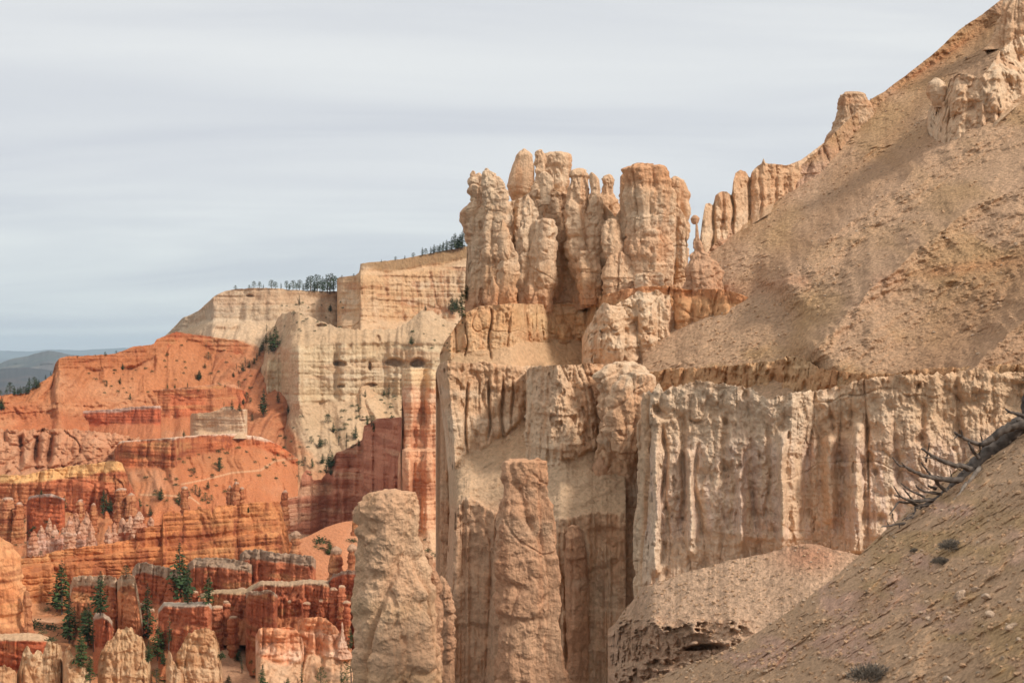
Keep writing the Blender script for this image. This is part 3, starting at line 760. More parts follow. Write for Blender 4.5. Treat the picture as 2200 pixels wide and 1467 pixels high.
pillar_rows = [(466, 24, 1300, 1400, 486), (486, 16, 1290, 1400, 490), (500, 20, 1322, 1410, 478), (300, 22, 1296, 1390, 492), (322, 18, 1306, 1380, 500), (232, 22, 1330, 1400, 470), (262, 18, 1300, 1400, 486), (624, 18, 1288, 1352, 478), (656, 20, 1292, 1352, 476),
               (692, 20, 1286, 1350, 474), (716, 18, 1262, 1380, 466), (734, 18, 1256, 1390, 463), (745, 16, 1290, 1400, 458), (420, 16, 1268, 1310, 515), (520, 18, 1262, 1330, 505), (112, 18, 1382, 1450, 418), (68, 16, 1376, 1440, 419), (20, 22, 1372, 1445, 421)]
words_ = ['left of the flat red mesa block', 'between mesa and buttress, slim', 'at the foot of the fluted buttress', 'under the grey toothed mesa, broad', 'under the grey toothed mesa, slim', 'behind the small white capped stub', 'beside the orange stub',
          'on the deep red mesa face, left', 'on the deep red mesa face, middle', 'on the deep red mesa face, right', 'on the dark wall left of the pale pillar', 'on the dark wall nearest the pale pillar', 'low in the dark gap left of the pale pillar',
          'at the foot of the left grey mesa', 'between the two grey toothed mesas', 'at the right end of the low mesa lower left', 'in the middle of the low mesa lower left', 'at the left of the low mesa lower left']
for i, ((x, w, t, b, dd), wd_) in enumerate(zip(pillar_rows, words_)):
    h = w / 2
    pillar('red_rib', [dict(Lp=[(x - h * .75, t), (x - h * .9, t + 4), (x - h, t + 26), (x - h * 1.15, b), (x - h * 1.3, b + 30)], Rp=[(x + h * .75, t), (x + h * .95, t + 5), (x + h, t + 26), (x + h * 1.2, b), (x + h * 1.4, b + 30)],
                             D=dd, disp=dflute(0.8, 2.0, 0.35, 0.5, seed=160 + i, vs=6, beds=(2.0, .45), crack=.4), col=ored(160 + i, 3, (176, 94, 62), (196, 116, 80), cap=(204, 168, 136), capy=[(0, t + 6), (2200, t + 6)]), step=1.6, rt=2.5, dr=1.1, pw=4)],
           M_VAL, 'fluted red rib of rock ' + wd_, 'rock rib')

# white and pink hoodoo spires
vs_fl = dflute(0.9, 2.4, 0.5, 0.5, seed=71, vs=4)
wp = pal((204, 156, 126), (190, 126, 94), (170, 118, 92), [((214, 184, 162), 2.6, 0.2, 0.6), ((190, 128, 104), 2.0, 0.4, 0.5)], u=2.5, seed=72)
spx = random.Random(5)
for (x, w, t, b, txt) in [(72, 15, 1140, 1210, 'short white topped spire, leftmost of the pale cluster'), (88, 14, 1128, 1205, 'rounded white hoodoo second from left in the pale cluster'),
                          (106, 12, 1112, 1200, 'slim pointed white hoodoo third from left in the pale cluster'), (117, 14, 1126, 1200, 'blocky pink and white hoodoo fourth from left in the pale cluster'),
                          (135, 15, 1132, 1200, 'squat white capped hoodoo in the middle of the pale cluster'), (150, 16, 1108, 1195, 'broad white hoodoo right of the middle of the pale cluster'),
                          (163, 14, 1100, 1190, 'tall pale hoodoo fourth from right in the pale cluster'), (176, 15, 1120, 1190, 'pink hoodoo with white crust third from right in the pale cluster'),
                          (186, 15, 1098, 1190, 'tall white striped spire second from right in the pale cluster'), (195, 12, 1118, 1188, 'thin spire at the right end of the pale cluster'),
                          (234, 13, 1128, 1180, 'cream spire at the left of the small group above the long fin'), (246, 12, 1122, 1180, 'round headed cream spire above the long fin'),
                          (263, 14, 1112, 1178, 'pointed cream spire left of the white crag'), (280, 20, 1106, 1172, 'white crag left half above the long fin'), (299, 20, 1098, 1172, 'white crag right half, tallest above the long fin'),
                          (315, 15, 1128, 1172, 'white crag low right shoulder above the long fin'), (324, 13, 1110, 1165, 'small orange cone at the right of the white crag')]:
    Dd = 690 + spx.uniform(-15, 15) - (b - 1180) * 0.8
    h = w * 0.72
    pillar('hoodoo_spire', [dict(Lp=[(x - h * .15, t), (x - h * spx.uniform(.3, .6), t + 9), (x - h * spx.uniform(.6, .9), t + 20), (x - h, t + 34), (x - h * 1.2, b + 14)], Rp=[(x + h * .15, t), (x + h * spx.uniform(.3, .6), t + 8), (x + h * spx.uniform(.6, .9), t + 24), (x + h, t + 36), (x + h * 1.2, b + 14)],
                                  D=Dd, disp=dflute(1.1, 1.6, 0.6, 1.0, seed=int(x), vs=2.2, pu=1.4), col=wp, step=1.4, dr=1.0, rt=3, pw=4)], M_VAL, txt, 'rock spire')

# the long orange fin
wall('long_orange_fin', (-40, 672), [(-40, 1200), (0, 1197), (41, 1198), (95, 1192), (117, 1182), (218, 1169), (251, 1163), (289, 1156), (294, 1134), (320, 1131), (347, 1126), (350, 1104), (366, 1096), (387, 1102), (392, 1110), (396, 1094), (450, 1091), (456, 1104), (462, 1086), (500, 1084), (545, 1078), (600, 1077), (606, 1092), (610, 1118), (618, 1140), (622, 1165), (636, 1140), (646, 1162), (660, 1155), (672, 1185)],
     [(-40, 1300), (250, 1285), (420, 1260), (672, 1245)], [(-40, 545), (300, 566), (600, 590), (672, 600)],
     'long orange fin of rock running across the valley', ored(81, 4.5, (204, 124, 74), (212, 140, 88), k=0.9, warp=0.3, dip=-0.10), 81, bottom=1330, u=7, A=2.4, ledge=(2.6, 0.55, 0.7), teeth=(4, 7), ends=(0, 14), thick=7, st=0.9,
     bulge=lambda PX, PY, P: -3.5 * S(PX - ip([(1000, 560), (1165, 610), (1300, 640)], PY) , -3, 3) + 3.0 * S(PY - ip([(-40, 1230), (300, 1180), (600, 1140), (680, 1160)], PX), -3, 3))

# left column and mesas in front of it
fl_small = dflute(0.9, 3.0, 0.5, 0.45, seed=83, vs=6)
pillar('orange_column', [dict(Lp=[(-30, 1148), (-40, 1200), (-50, 1300), (-60, 1480)], Rp=[(6, 1150), (26, 1180), (36, 1196), (42, 1240), (46, 1270), (52, 1330), (64, 1370), (100, 1480)], D=440,
                              disp=dflute(1.0, 5, 1.0, 0.5, seed=84, vs=3), col=ored(85, 3, (224, 140, 88), (230, 164, 112), k=0.9), step=1.8, dr=0.8, rt=10, pw=2.6),
                         dict(Lp=[(51, 1268), (50, 1290), (54, 1330), (56, 1400)], Rp=[(62, 1268), (66, 1285), (68, 1310), (80, 1400)], D=436, disp=fl_small, col=ored(86, 3), step=1.8, dr=1, rt=8)],
       M_VAL, 'thick orange banded column at the left edge', 'rock column')
wall('dark_red_mesa', (-40, 106), [(-40, 1362), (30, 1360), (60, 1358), (90, 1362), (104, 1368), (106, 1372)], [(-40, 1440), (106, 1436)], [(-40, 428), (106, 420)],
     'low dark red mesa with a tan cap at the lower left', ored(87, 3.5, (186, 88, 52), (206, 112, 72), cap=(214, 176, 138), capy=[(-40, 1374), (106, 1378)]), 87, cap=[(-40, 1370), (106, 1376)], u=3.5, A=1.4, bottom=1500, ends=(4, 14), endp=(8, 20), capslope=0.0)

def mesa(X, t, base, D, label, seed, capc=(196, 176, 150), teeth=(4, 8), h=16, flat=False, tilt=-7, a=(176, 92, 60), b=(194, 112, 76), A=1.9, u=2.6, ends=(4, 10), bottom=None, capt=22):
    a_, b_ = X
    capc = tuple(0.9 * q for q in capc)
    cy = [(p[0], p[1] + capt) for p in t]
    wall('red_mesa', X, t, base, [(a_, D - tilt), (b_, D + tilt)], label, ored(seed, 3.5, a, b, cap=capc, capy=cy), seed,
         cap=[(p[0], p[1] + (7 if flat else 1.5)) for p in t] if flat else None, capslope=0.0, u=u, A=A, bottom=bottom or max(q[1] for q in base) + 55, teeth=teeth, ends=ends, endp=(10, 12), thick=10,
         ledge=(2.2, 0.6, 0.7), st=0.4, beds=(1.9, 0.45), vs=9, cat='mesa', jag=(1.5, 5), slope_below=0.7)

mesa((404, 545), [(404, 1210), (416, 1198), (470, 1196), (500, 1200), (530, 1206), (545, 1212)], [(404, 1275), (545, 1272)], 540, 'grey toothed red mesa left of the twin capped mesas', 91, (190, 160, 132))
mesa((515, 678), [(515, 1192), (525, 1180), (560, 1178), (590, 1186), (640, 1190), (672, 1194), (678, 1200)], [(515, 1252), (678, 1250)], 532, 'wide grey toothed mesa, upper one of the middle group', 92, (186, 156, 130))
mesa((430, 610), [(430, 1275), (460, 1266), (530, 1264), (545, 1254), (580, 1250), (610, 1256)], [(430, 1318), (500, 1330), (610, 1330)], 500, 'shadowed lower step of the middle mesa with a tan ledge', 93, (202, 168, 130), flat=True, teeth=None, capt=12)
mesa((545, 716), [(545, 1256), (560, 1246), (620, 1248), (660, 1244), (700, 1246), (716, 1252)], [(545, 1326), (716, 1326)], 486, 'deep red mesa with a crusty flat top in the lower middle', 94, (212, 176, 140), flat=True, teeth=(2, 9), capt=12, A=2.0)
mesa((528, 596), [(528, 1276), (535, 1268), (560, 1268), (580, 1266), (596, 1276)], [(528, 1395), (596, 1380)], 462, 'fluted red buttress in front of the deep red mesa', 95, (204, 170, 140), capt=8, u=3.5, A=1.8)
mesa((705, 800), [(705, 1245), (716, 1232), (740, 1226), (760, 1224), (800, 1230)], [(705, 1420), (800, 1420)], 470, 'dark red fluted wall just left of the tall pale pillar', 96, (190, 160, 136), capt=8, a=(170, 78, 50), b=(190, 98, 64), A=2.0)
mesa((284, 392), [(284, 1225), (292, 1210), (310, 1206), (330, 1212), (360, 1218), (384, 1224), (392, 1232)], [(284, 1300), (392, 1296)], 520, 'grey toothed mesa between the two pine clumps', 97, (206, 178, 150))
mesa((150, 258), [(150, 1262), (156, 1240), (175, 1234), (200, 1236), (230, 1234), (250, 1240), (258, 1262)], [(150, 1330), (258, 1330)], 496, 'orange mesa with a pale toothed rim behind the tall pines', 98, (214, 180, 146), a=(204, 112, 70), b=(218, 138, 92))
mesa((252, 306), [(252, 1246), (260, 1234), (280, 1232), (290, 1238), (300, 1290), (306, 1330)], [(252, 1390), (306, 1400)], 478, 'tall orange stub with a pale crown right of the pale rimmed mesa', 99, (220, 186, 150), a=(214, 128, 80), b=(222, 144, 98), capt=26)
mesa((340, 456), [(340, 1308), (352, 1292), (390, 1294), (430, 1292), (448, 1292), (456, 1300)], [(340, 1394), (400, 1404), (456, 1392)], 458, 'flat topped dark red mesa above the cream fins', 100, (206, 184, 160), flat=True, teeth=None, capt=11, u=3.0, A=1.8)
mesa((200, 242), [(200, 1326), (205, 1316), (222, 1316), (236, 1326), (242, 1336)], [(200, 1390), (242, 1392)], 455, 'small red stub with a white cap among the pines', 101, (206, 176, 150), flat=True, teeth=None, capt=12)

# rounded pinkish knobs in the lower middle
pk = pal((226, 156, 112), (232, 184, 148), (204, 116, 76), [((240, 206, 176), 2.5, 0.25, 0.6), (RED, 2.0, 0.4, 0.4)], u=2.5, seed=103)
wall('pink_crag', (549, 654), [(549, 1366), (556, 1350), (566, 1346), (600, 1348), (620, 1345), (636, 1350), (646, 1362), (654, 1390)], [(549, 1408), (600, 1428), (654, 1418)], [(549, 424), (654, 424)],
     'bulky pink and white knob of rock at lower middle', pk, 103, u=4.0, A=2.4, ends=(8, 8), bottom=1485, teeth=(3, 10), thick=8, ledge=(1.8, 0.55, 0.8), cat='rock knob', cs=5)
wall('pink_crag', (640, 764), [(640, 1332), (650, 1326), (680, 1324), (700, 1326), (722, 1346), (733, 1362), (738, 1356), (745, 1376), (758, 1398), (764, 1420)], [(640, 1390), (690, 1408), (764, 1424)], [(640, 434), (764, 424)],
     'streaked pink knob of rock left of the tall pale pillar', pk, 104, u=4.0, A=2.4, ends=(8, 8), bottom=1485, teeth=(3, 10), thick=8, ledge=(1.8, 0.55, 0.8), cat='rock knob', cs=5)
pillar('white_spike', [dict(Lp=[(734, 1335), (733, 1350), (730, 1372), (726, 1390), (718, 1412)], Rp=[(736, 1335), (738, 1352), (741, 1372), (746, 1390), (756, 1412)], D=418, disp=dflute(0.6, 1.2, .3, .5, seed=105), col=pal((214, 176, 148), (204, 150, 118), u=2, seed=105), step=1.4, rt=5, dr=1)],
       M_VAL, 'thin white pointed spike beside the tall pale pillar', 'rock spire')
mound = pal((194, 130, 92), (188, 120, 84), None, [], u=6, seed=106, scree=(196, 132, 94))
relief('orange_mound', (640, 800), [(640, 1160), (668, 1148), (700, 1132), (730, 1122), (770, 1116), (800, 1112)], [([(640, 1330), (800, 1330)], 0.6)], [(640, 560), (800, 600)], M_VAL, mound,
       dslope(1.5, 10, 0.7, seed=107, ru=3), step=2, thick=30, jag=(1, 9), kind='structure', label='smooth orange sand slope below the layered red wall')
for (x, w, t, b, D_, txt) in [(722, 26, 1172, 1245, 505, 'round capped orange stub on the sand slope'), (757, 20, 1168, 1260, 500, 'grey capped stub against the tall pale pillar'), (764, 16, 1092, 1150, 560, 'small orange knob behind the tall pale pillar'),
                              (636, 22, 1140, 1205, 545, 'low pointed orange stub at the end of the long fin')]:
    h = w / 2
    pillar('orange_stub', [dict(Lp=[(x - h * .5, t), (x - h, t + 10), (x - h * .8, t + 20), (x - h, t + 34), (x - h * 1.3, b)], Rp=[(x + h * .5, t), (x + h, t + 10), (x + h * .8, t + 20), (x + h, t + 34), (x + h * 1.3, b)],
                                 D=D_, disp=dflute(0.5, 2.2, 0.5, 0.4, seed=int(x)), col=ored(int(x), 3, cap=(186, 150, 122), capy=[(0, t + 16), (2200, t + 20)]), step=1.7, rt=9, dr=1)], M_VAL, txt, 'rock stub')

# cream fins along the bottom left
cf = pal((214, 174, 132), (204, 154, 112), (184, 132, 92), [((222, 192, 156), 3.0, 0.2, 0.5), ((190, 150, 116), 2.0, 0.45, 0.5)], u=2.5, seed=111, su=3.5, st=0.6,
         paint=lambda c, P, PX, PY: c + (lin((196, 158, 118)) - c) * (0.5 * S(vn(P[..., 0] / 1.6, 0.2, P[..., 2] / 9, 7), 0.2, 0.6) * S(1425 - PY, -20, 40))[..., None])
def fin(X, t, D, label, seed, ends=(6, 6)):
    bot = [(X[0], 1520), (X[1], 1520)]
    relief('cream_fin', X, t, [(bot, 7.0, (1.6, 0.6, 1.5))], [(X[0], D), (X[1], D)], M_VAL, cf, dflute(1.7, 2.6, 0.45, 1.0, seed=seed, vs=4, crack=0.5, pu=1.6, big=.8), step=1.5, jag=(4, 5), teeth=(7, 6), ends=ends, endp=(22, 22), thick=5, seed=seed,
           label=label, cat='rock fin')
fin((-40, 36), [(-40, 1424), (0, 1428), (24, 1432), (36, 1442)], 372, 'low pale fin at the bottom left corner', 112)
fin((32, 134), [(32, 1470), (40, 1432), (50, 1400), (58, 1384), (64, 1392), (70, 1408), (82, 1392), (92, 1404), (100, 1376), (114, 1378), (130, 1384), (134, 1400)], 378, 'pale three toothed fin at the bottom left', 113)
fin((134, 200), [(134, 1420), (140, 1392), (150, 1386), (156, 1408), (172, 1424), (190, 1440), (200, 1470)], 374, 'small pale fin with one tooth right of the three toothed fin', 114)
fin((210, 328), [(210, 1430), (216, 1402), (228, 1380), (244, 1366), (252, 1350), (270, 1346), (284, 1348), (290, 1360), (304, 1366), (316, 1390), (324, 1430), (328, 1467)], 384, 'large cream fin with a peaked crest at bottom left', 115)
fin((356, 400), [(356, 1424), (362, 1398), (366, 1396), (374, 1420), (382, 1436), (400, 1450)], 380, 'slim pointed cream spire between the two large fins', 116)
fin((372, 480), [(372, 1440), (380, 1400), (394, 1376), (402, 1362), (420, 1350), (446, 1346), (462, 1356), (470, 1380), (476, 1420), (480, 1467)], 384, 'large rounded cream fin left of the knobs', 117)

# ================================================================== RIGHT HILLSIDE (100-180 m)
GXH, GYH, CH = 0.60, 0.35, 58.0
def hillY(px, py):
    return CH / (GYH + GXH * (px - HX) / F + (py - HY) / F)

SPURS = [([(2560, -60), (2230, 130), (2080, 270), (1960, 370), (1870, 440), (1806, 495), (1700, 585), (1640, 640)], 6.5, 70),
         ([(2560, 160), (2230, 380), (2060, 470), (1960, 545), (1897, 592), (1783, 720), (1700, 800)], 7.0, 74),
         ([(2560, 350), (2240, 640), (2133, 747), (2060, 830)], 4.5, 60),
         ([(1810, 330), (1700, 430), (1590, 540), (1550, 640)], 0.9, 26)]
GULL = [([(2560, -160), (2230, 60), (2050, 260), (1930, 360), (1800, 450), (1680, 560), (1600, 625)], 0.6, 34),
        ([(2120, 60), (2080, 130), (1990, 190), (1900, 330), (1800, 380)], 1.6, 30),
        ([(2560, 300), (2230, 560), (2100, 690), (1990, 790)], 0.8, 60)]
def hill_bulge(PX, PY, P):
    d = np.zeros(PX.shape)
    wv = 14 * fbm(PX / 60.0, PY / 60.0, 0.4, 4, 91)
    for pts, h, w in SPURS:
        sdist, t = seg_dist(PX + wv, PY + wv, pts)
        a = np.where(sdist > 0, 1.05, 2.4)
        q = np.clip(1 - np.abs(sdist) / (w * a), 0, 1)
        d = d + h * q * (0.7 + 0.3 * q) * (1 - S(t, 0.88, 1.0))
    for pts, h, w in GULL:
        sdist, t = seg_dist(PX + wv, PY + wv, pts)
        d = d - h * np.exp(-(sdist / w) ** 2) * (1 - S(t, 0.8, 0.98))
    return d
hill_c = pal((216, 172, 142), (206, 158, 126), None, [((204, 142, 96), 3.4, 0.35, 0.5), ((214, 182, 146), 3.0, 0.3, 0.5)], u=5, seed=121,
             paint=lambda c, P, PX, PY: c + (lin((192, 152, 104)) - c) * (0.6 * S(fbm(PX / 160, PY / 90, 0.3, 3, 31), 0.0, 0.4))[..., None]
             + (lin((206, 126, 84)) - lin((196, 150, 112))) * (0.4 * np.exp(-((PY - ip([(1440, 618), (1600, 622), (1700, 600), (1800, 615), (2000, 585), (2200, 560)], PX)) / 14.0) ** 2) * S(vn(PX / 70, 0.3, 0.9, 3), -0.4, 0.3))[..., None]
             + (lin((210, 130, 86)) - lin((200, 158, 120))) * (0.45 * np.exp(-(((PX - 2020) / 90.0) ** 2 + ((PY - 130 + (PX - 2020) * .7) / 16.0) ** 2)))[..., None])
def gully_shade_paint(c, P, PX, PY):
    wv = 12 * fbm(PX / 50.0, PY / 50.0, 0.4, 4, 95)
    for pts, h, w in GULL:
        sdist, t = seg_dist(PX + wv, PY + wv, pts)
        c = c + (lin((184, 142, 106)) - c) * (0.6 * np.exp(-(sdist / (0.9 * w)) ** 2))[..., None]  # olive-brown gully ground, also painting in shade of faces turned from the sun
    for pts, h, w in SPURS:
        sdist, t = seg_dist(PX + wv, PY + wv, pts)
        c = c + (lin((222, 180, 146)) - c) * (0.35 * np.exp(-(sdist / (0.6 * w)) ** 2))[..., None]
    m = S(PX + 0.5 * (PY - 700) + 30 * fbm(PX / 60, PY / 60, 0.2, 3, 97), 1930, 2060) * S(PY, 560, 660)  # shade of the lower right flank, painted into the colour as brown
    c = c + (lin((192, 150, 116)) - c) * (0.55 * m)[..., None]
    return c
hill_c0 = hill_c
hill_c = lambda P, PX, PY: gully_shade_paint(hill_c0(P, PX, PY), P, PX, PY)
hill_top = [(1380, 700), (1450, 640), (1480, 600), (1500, 570), (1530, 530), (1560, 490), (1600, 450), (1650, 402), (1690, 372), (1720, 356), (1760, 322), (1790, 288), (1830, 250), (1870, 214), (1900, 197), (1950, 160), (2000, 120), (2060, 65), (2110, 32), (2150, 0), (2200, -34), (2240, -60), (2560, -330)]
hill_brk = [(1380, 720), (1450, 660), (1500, 560), (1530, 540), (1560, 520), (1600, 476), (1650, 432), (1700, 410), (1760, 375), (1800, 330), (1870, 240), (1950, 175), (2240, -20), (2560, -290)]
def hill_disp(P, PX, PY):
    d = dslope(1.6, 7, 0.55, seed=122, ru=1.4)(P, PX, PY)
    fl = dflute(1.2, 2.2, 0.3, 0.3, seed=123, vs=5)(P, PX, PY)
    m = (1 - S(PY - ip(hill_brk, PX), -8, 18)) * (1 - S(PX, 1850, 1920))
    # crumbly ledge that crosses the slope
    l1 = ip([(1560, 640), (1640, 650), (1700, 640), (1800, 620), (1900, 600), (2000, 610), (2200, 590)], PX)
    m2 = np.exp(-((PY - l1 - 10) / 16.0) ** 2) * 0.15
    kn = 0.9 * np.abs(fbm(P[..., 0] / 1.1, P[..., 1] / 1.1, P[..., 2] / 1.1, 3, 77)) * S(fbm(PX / 120, PY / 60, 0.7, 3, 78), 0.05, 0.3)
    return d * (1 - 0.6 * m) + fl * np.maximum(m, m2) + kn
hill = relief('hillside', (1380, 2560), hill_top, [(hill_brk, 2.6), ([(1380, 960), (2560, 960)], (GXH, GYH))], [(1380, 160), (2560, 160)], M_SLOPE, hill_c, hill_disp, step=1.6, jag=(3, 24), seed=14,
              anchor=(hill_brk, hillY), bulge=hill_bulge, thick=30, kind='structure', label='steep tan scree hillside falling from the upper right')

# ------------------------------------------------------------------ castle platform and cliffs under it
cream_c = lambda seed, u=2.2, **kw: pal((226, 184, 146), (232, 200, 166), (212, 156, 114), [((216, 166, 122), 2.2, 0.3, 0.4), ((236, 214, 186), 1.6, 0.45, 0.4)], u=u, seed=seed, **kw)
ochre_c = lambda seed, u=2.2, **kw: pal((224, 182, 134), (220, 170, 124), (206, 148, 104), [((232, 198, 158), 1.6, 0.3, 0.5), ((200, 132, 88), 1.4, 0.4, 0.5)], u=u, seed=seed, **kw)
D_PL = [(930, 150), (960, 146), (1100, 146), (1180, 156), (1260, 158), (1300, 150), (1400, 146), (1480, 145), (1560, 141), (1600, 140.5), (1640, 140), (1720, 138)]
plat_top = [(945, 760), (955, 735), (985, 692), (1000, 672), (1030, 658), (1100, 652), (1180, 655), (1232, 650), (1290, 636), (1340, 622), (1380, 616), (1430, 614), (1480, 622), (1550, 621), (1592, 632), (1640, 655), (1690, 690), (1720, 712)]
def plat_paint(c, P, PX, PY):
    m = S(ip(plat_top, PX) + 22 + 8 * fbm(PX / 20, 0, 0, 3, 4) - PY, -6, 10) * (0.85 * S(PX, 1260, 1330) + 0.35)
    c = c + (lin((208, 140, 98)) - c) * (0.6 * m)[..., None]
    m = S(PX, 1425, 1450) * (1 - S(PX, 1610, 1680)) * (1 - S(PY, 735, 755))
    return c + (lin((204, 138, 92)) - c) * (0.55 * m)[..., None]
def plat_bulge(PX, PY, P):
    d = np.zeros(PX.shape)
    for (cx, cy, rx, ry, h) in [(1168, 705, 30, 30, 1.6), (1490, 685, 42, 50, 2.6), (1560, 690, 36, 38, 1.6), (1392, 700, 24, 75, 2.4), (1030, 715, 34, 50, 0.8), (1212, 716, 16, 22, 1.8), (1262, 700, 26, 34, 2.0), (966, 745, 7, 30, 1.5)]:
        d = d + 0.55 * h * np.clip(1 - np.abs((PX - cx) / rx) ** 3 - np.abs((PY - cy) / ry) ** 3, 0, 1) ** 0.7
    for (cx, w, a, b) in [(1056, 2.2, 660, 775), (1438, 2.5, 612, 770), (1000, 1.5, 690, 770), (1362, 2.0, 640, 760)]:
        d = d - 0.7 * np.exp(-((PX - cx - 9 * vn(PY / 45, cx, 0, 4)) / w) ** 2) * S(PY, a, a + 8) * (1 - S(PY, b - 8, b))
    return d
relief('castle_platform', (945, 1720), plat_top,
       [([(945, 762), (960, 756), (1000, 760), (1100, 742), (1180, 728), (1232, 732), (1300, 764), (1400, 768), (1440, 745), (1500, 742), (1560, 730), (1620, 715), (1720, 730)], 7.0, (1.0, 0.7, 1.4)),
        ([(945, 765), (960, 775), (1040, 775), (1140, 778), (1260, 780), (1720, 790)], 0.75),
        ([(945, 790), (960, 792), (1130, 796), (1290, 800), (1330, 850), (1720, 860)], 0.65)],
       D_PL, M_MID, ochre_c(131, paint=plat_paint), [dflute(0.9, 2.2, 0.25, 0.45, seed=132, vs=6, crack=0.5, pit=0.3), dslope(0.6, 4, 0.25, seed=133, ru=0.8), dslope(0.5, 4, 0.25, seed=134, ru=0.8)],
       step=1.7, jag=(2, 8), seed=16, bulge=plat_bulge, thick=10, ends=(8, 0), endp=(30, 5), label='ochre rock platform the castle rocks stand on', cat='rock wall')

# fluted cliff left, below the platform
def low_bulge(PX, PY, P):
    d = np.zeros(PX.shape)
    for (cx, w, a, b, h) in [(1000, 3, 800, 985, 1.6), (1048, 3, 800, 960, 2.0), (1078, 3, 800, 960, 2.0), (1102, 2.5, 800, 930, 1.6), (1030, 2.5, 800, 900, 1.0)]:
        d = d - 0.6 * h * np.exp(-((PX - cx - 8 * vn(PY / 60, cx, 0, 4)) / w) ** 2) * S(PY, a, a + 40) * (1 - S(PY, b - 40, b))
    return d
relief('fluted_cliff', (934, 1345),
       [(934, 800), (940, 788), (946, 778), (960, 774), (1000, 780), (1040, 776), (1090, 784), (1130, 786), (1200, 785), (1300, 785)],
       [([(934, 1010), (960, 1004), (985, 985), (1030, 968), (1080, 935), (1130, 890), (1190, 880), (1300, 880)], 12.0),
        ([(934, 1085), (960, 1092), (985, 1070), (1010, 1060), (1035, 1078), (1060, 1096), (1085, 1102), (1175, 1120), (1190, 1098), (1215, 1092), (1235, 1120), (1262, 1096), (1300, 1070)], 0.74),
        ([(934, 1560), (1300, 1560)], 16.0)],
       [(934, 145), (960, 140), (1130, 143), (1300, 150)], M_MID,
       cream_c(135, paint=lambda c, P, PX, PY: c + (lin((212, 164, 128)) - c) * (0.75 * S(PY, 1060, 1110))[..., None] + 0 * c),
       [dflute(1.4, 2.2, 0.25, 0.5, seed=136, vs=9, pit=0.4, big=1.0, crack=0.3), dslope(1.4, 4, 0.4, seed=137, ru=0.9), dflute(1.8, 5.0, 0.4, 0.7, seed=138, vs=8, pit=0.3, big=1.2, crack=0.5)],
       step=1.7, jag=(2, 7), seed=18, bulge=low_bulge, thick=14, teeth=(3, 8), ends=(2.5, 0), endp=(14, 5), drop=60, brk=10, edge=[(934, 790), (946, 860), (957, 950), (962, 1010), (966, 1100), (960, 1200), (955, 1300), (950, 1560)], label='tall fluted cliff below the left end of the platform', cat='cliff')
relief('fluted_block', (1130, 1345),
       [(1130, 800), (1136, 790), (1160, 785), (1200, 784), (1240, 783), (1262, 780), (1300, 782)],
       [([(1130, 1015), (1150, 1008), (1200, 1002), (1250, 975), (1300, 955)], 12.0), ([(1130, 1110), (1300, 1100)], 0.65), ([(1130, 1500), (1300, 1500)], 14.0)],
       [(1130, 137), (1200, 134), (1300, 137)], M_MID, cream_c(141), [dflute(1.3, 1.8, 0.3, 0.6, seed=142, vs=6, pit=0.5, big=1.2), dslope(1.0, 4, 0.4, seed=143, ru=0.9), dflute(1.8, 4.0, 0.4, 0.6, seed=144, vs=8, big=1.2)],
       step=1.7, jag=(2.5, 7), teeth=(2, 7), seed=20, thick=10, ends=(3, 0), endp=(18, 5), brk=9, label='rough fluted block of cliff above the sloping debris', cat='rock wall')

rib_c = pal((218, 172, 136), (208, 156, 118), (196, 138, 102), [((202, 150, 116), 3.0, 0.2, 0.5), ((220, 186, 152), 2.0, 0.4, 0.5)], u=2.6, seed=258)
RIBS = [(958, 30, 1010, 146, 'left edge of the tall cliff'), (990, 44, 1092, 139, 'left part of the shaded cliff'), (1026, 38, 1070, 138, 'shaded cliff left of the blunt pillar'), (1060, 34, 1104, 136, 'shaded cliff touching the blunt pillar'),
        (1196, 34, 1102, 128.5, 'recess right of the blunt pillar'), (1272, 40, 1090, 129, 'shaded cliff beside the buttress'), (1250, 26, 1180, 126.5, 'foot of the recess'), (1142, 26, 800, 138, 'left corner of the fluted block'), (1186, 30, 795, 135.5, 'middle of the fluted block'),
        (1288, 30, 985, 133, 'left side of the buttress'), (1386, 26, 842, 92.5, 'left end of the big fluted wall'), (1376, 18, 900, 93.5, 'outermost left end of the big fluted wall')]
def rib_all():
    for i, (x, w, t, dd, tx) in enumerate(RIBS):
        h = w / 2
        rg_ = random.Random(i + 3)
        ys = [t, t + 18, t + 60, t + 140, t + 240, t + 360]
        b = 1560 if t > 900 else (1300 if x > 1350 else t + 215)
        ys = [y for y in ys if y < b] + [b]
        Lp = [(x - h * (0.5 if k == 0 else 0.85 + 0.08 * k) + rg_.uniform(-5, 5), y) for k, y in enumerate(ys)]
        Rp = [(x + h * (0.5 if k == 0 else 0.85 + 0.08 * k) + rg_.uniform(-5, 5), y + 0.01) for k, y in enumerate(ys)]
        pillar('cliff_rib', [dict(Lp=Lp, Rp=Rp, D=dd, disp=cdisp(700 + i, 0.8, 2.2, pu=1.0, crack=.5), col=rib_c if t > 980 else cream_c(259), step=1.8, dr=0.9, rt=16, pw=3)], M_MID, 'rib of rock on the ' + tx, 'rock rib')
cdisp = lambda seed, A=0.75, u=1.8, **kw: dflute(A, u, kw.pop('st', 0.12), kw.pop('rough', 0.42), beds=(2.7, 0.22), seed=seed, vs=kw.pop('vs', 6), crack=kw.pop('crack', 0.45), pit=kw.pop('pit', 0.3), pu=kw.pop('pu', 1.1), o=4, **kw)

rib_all()
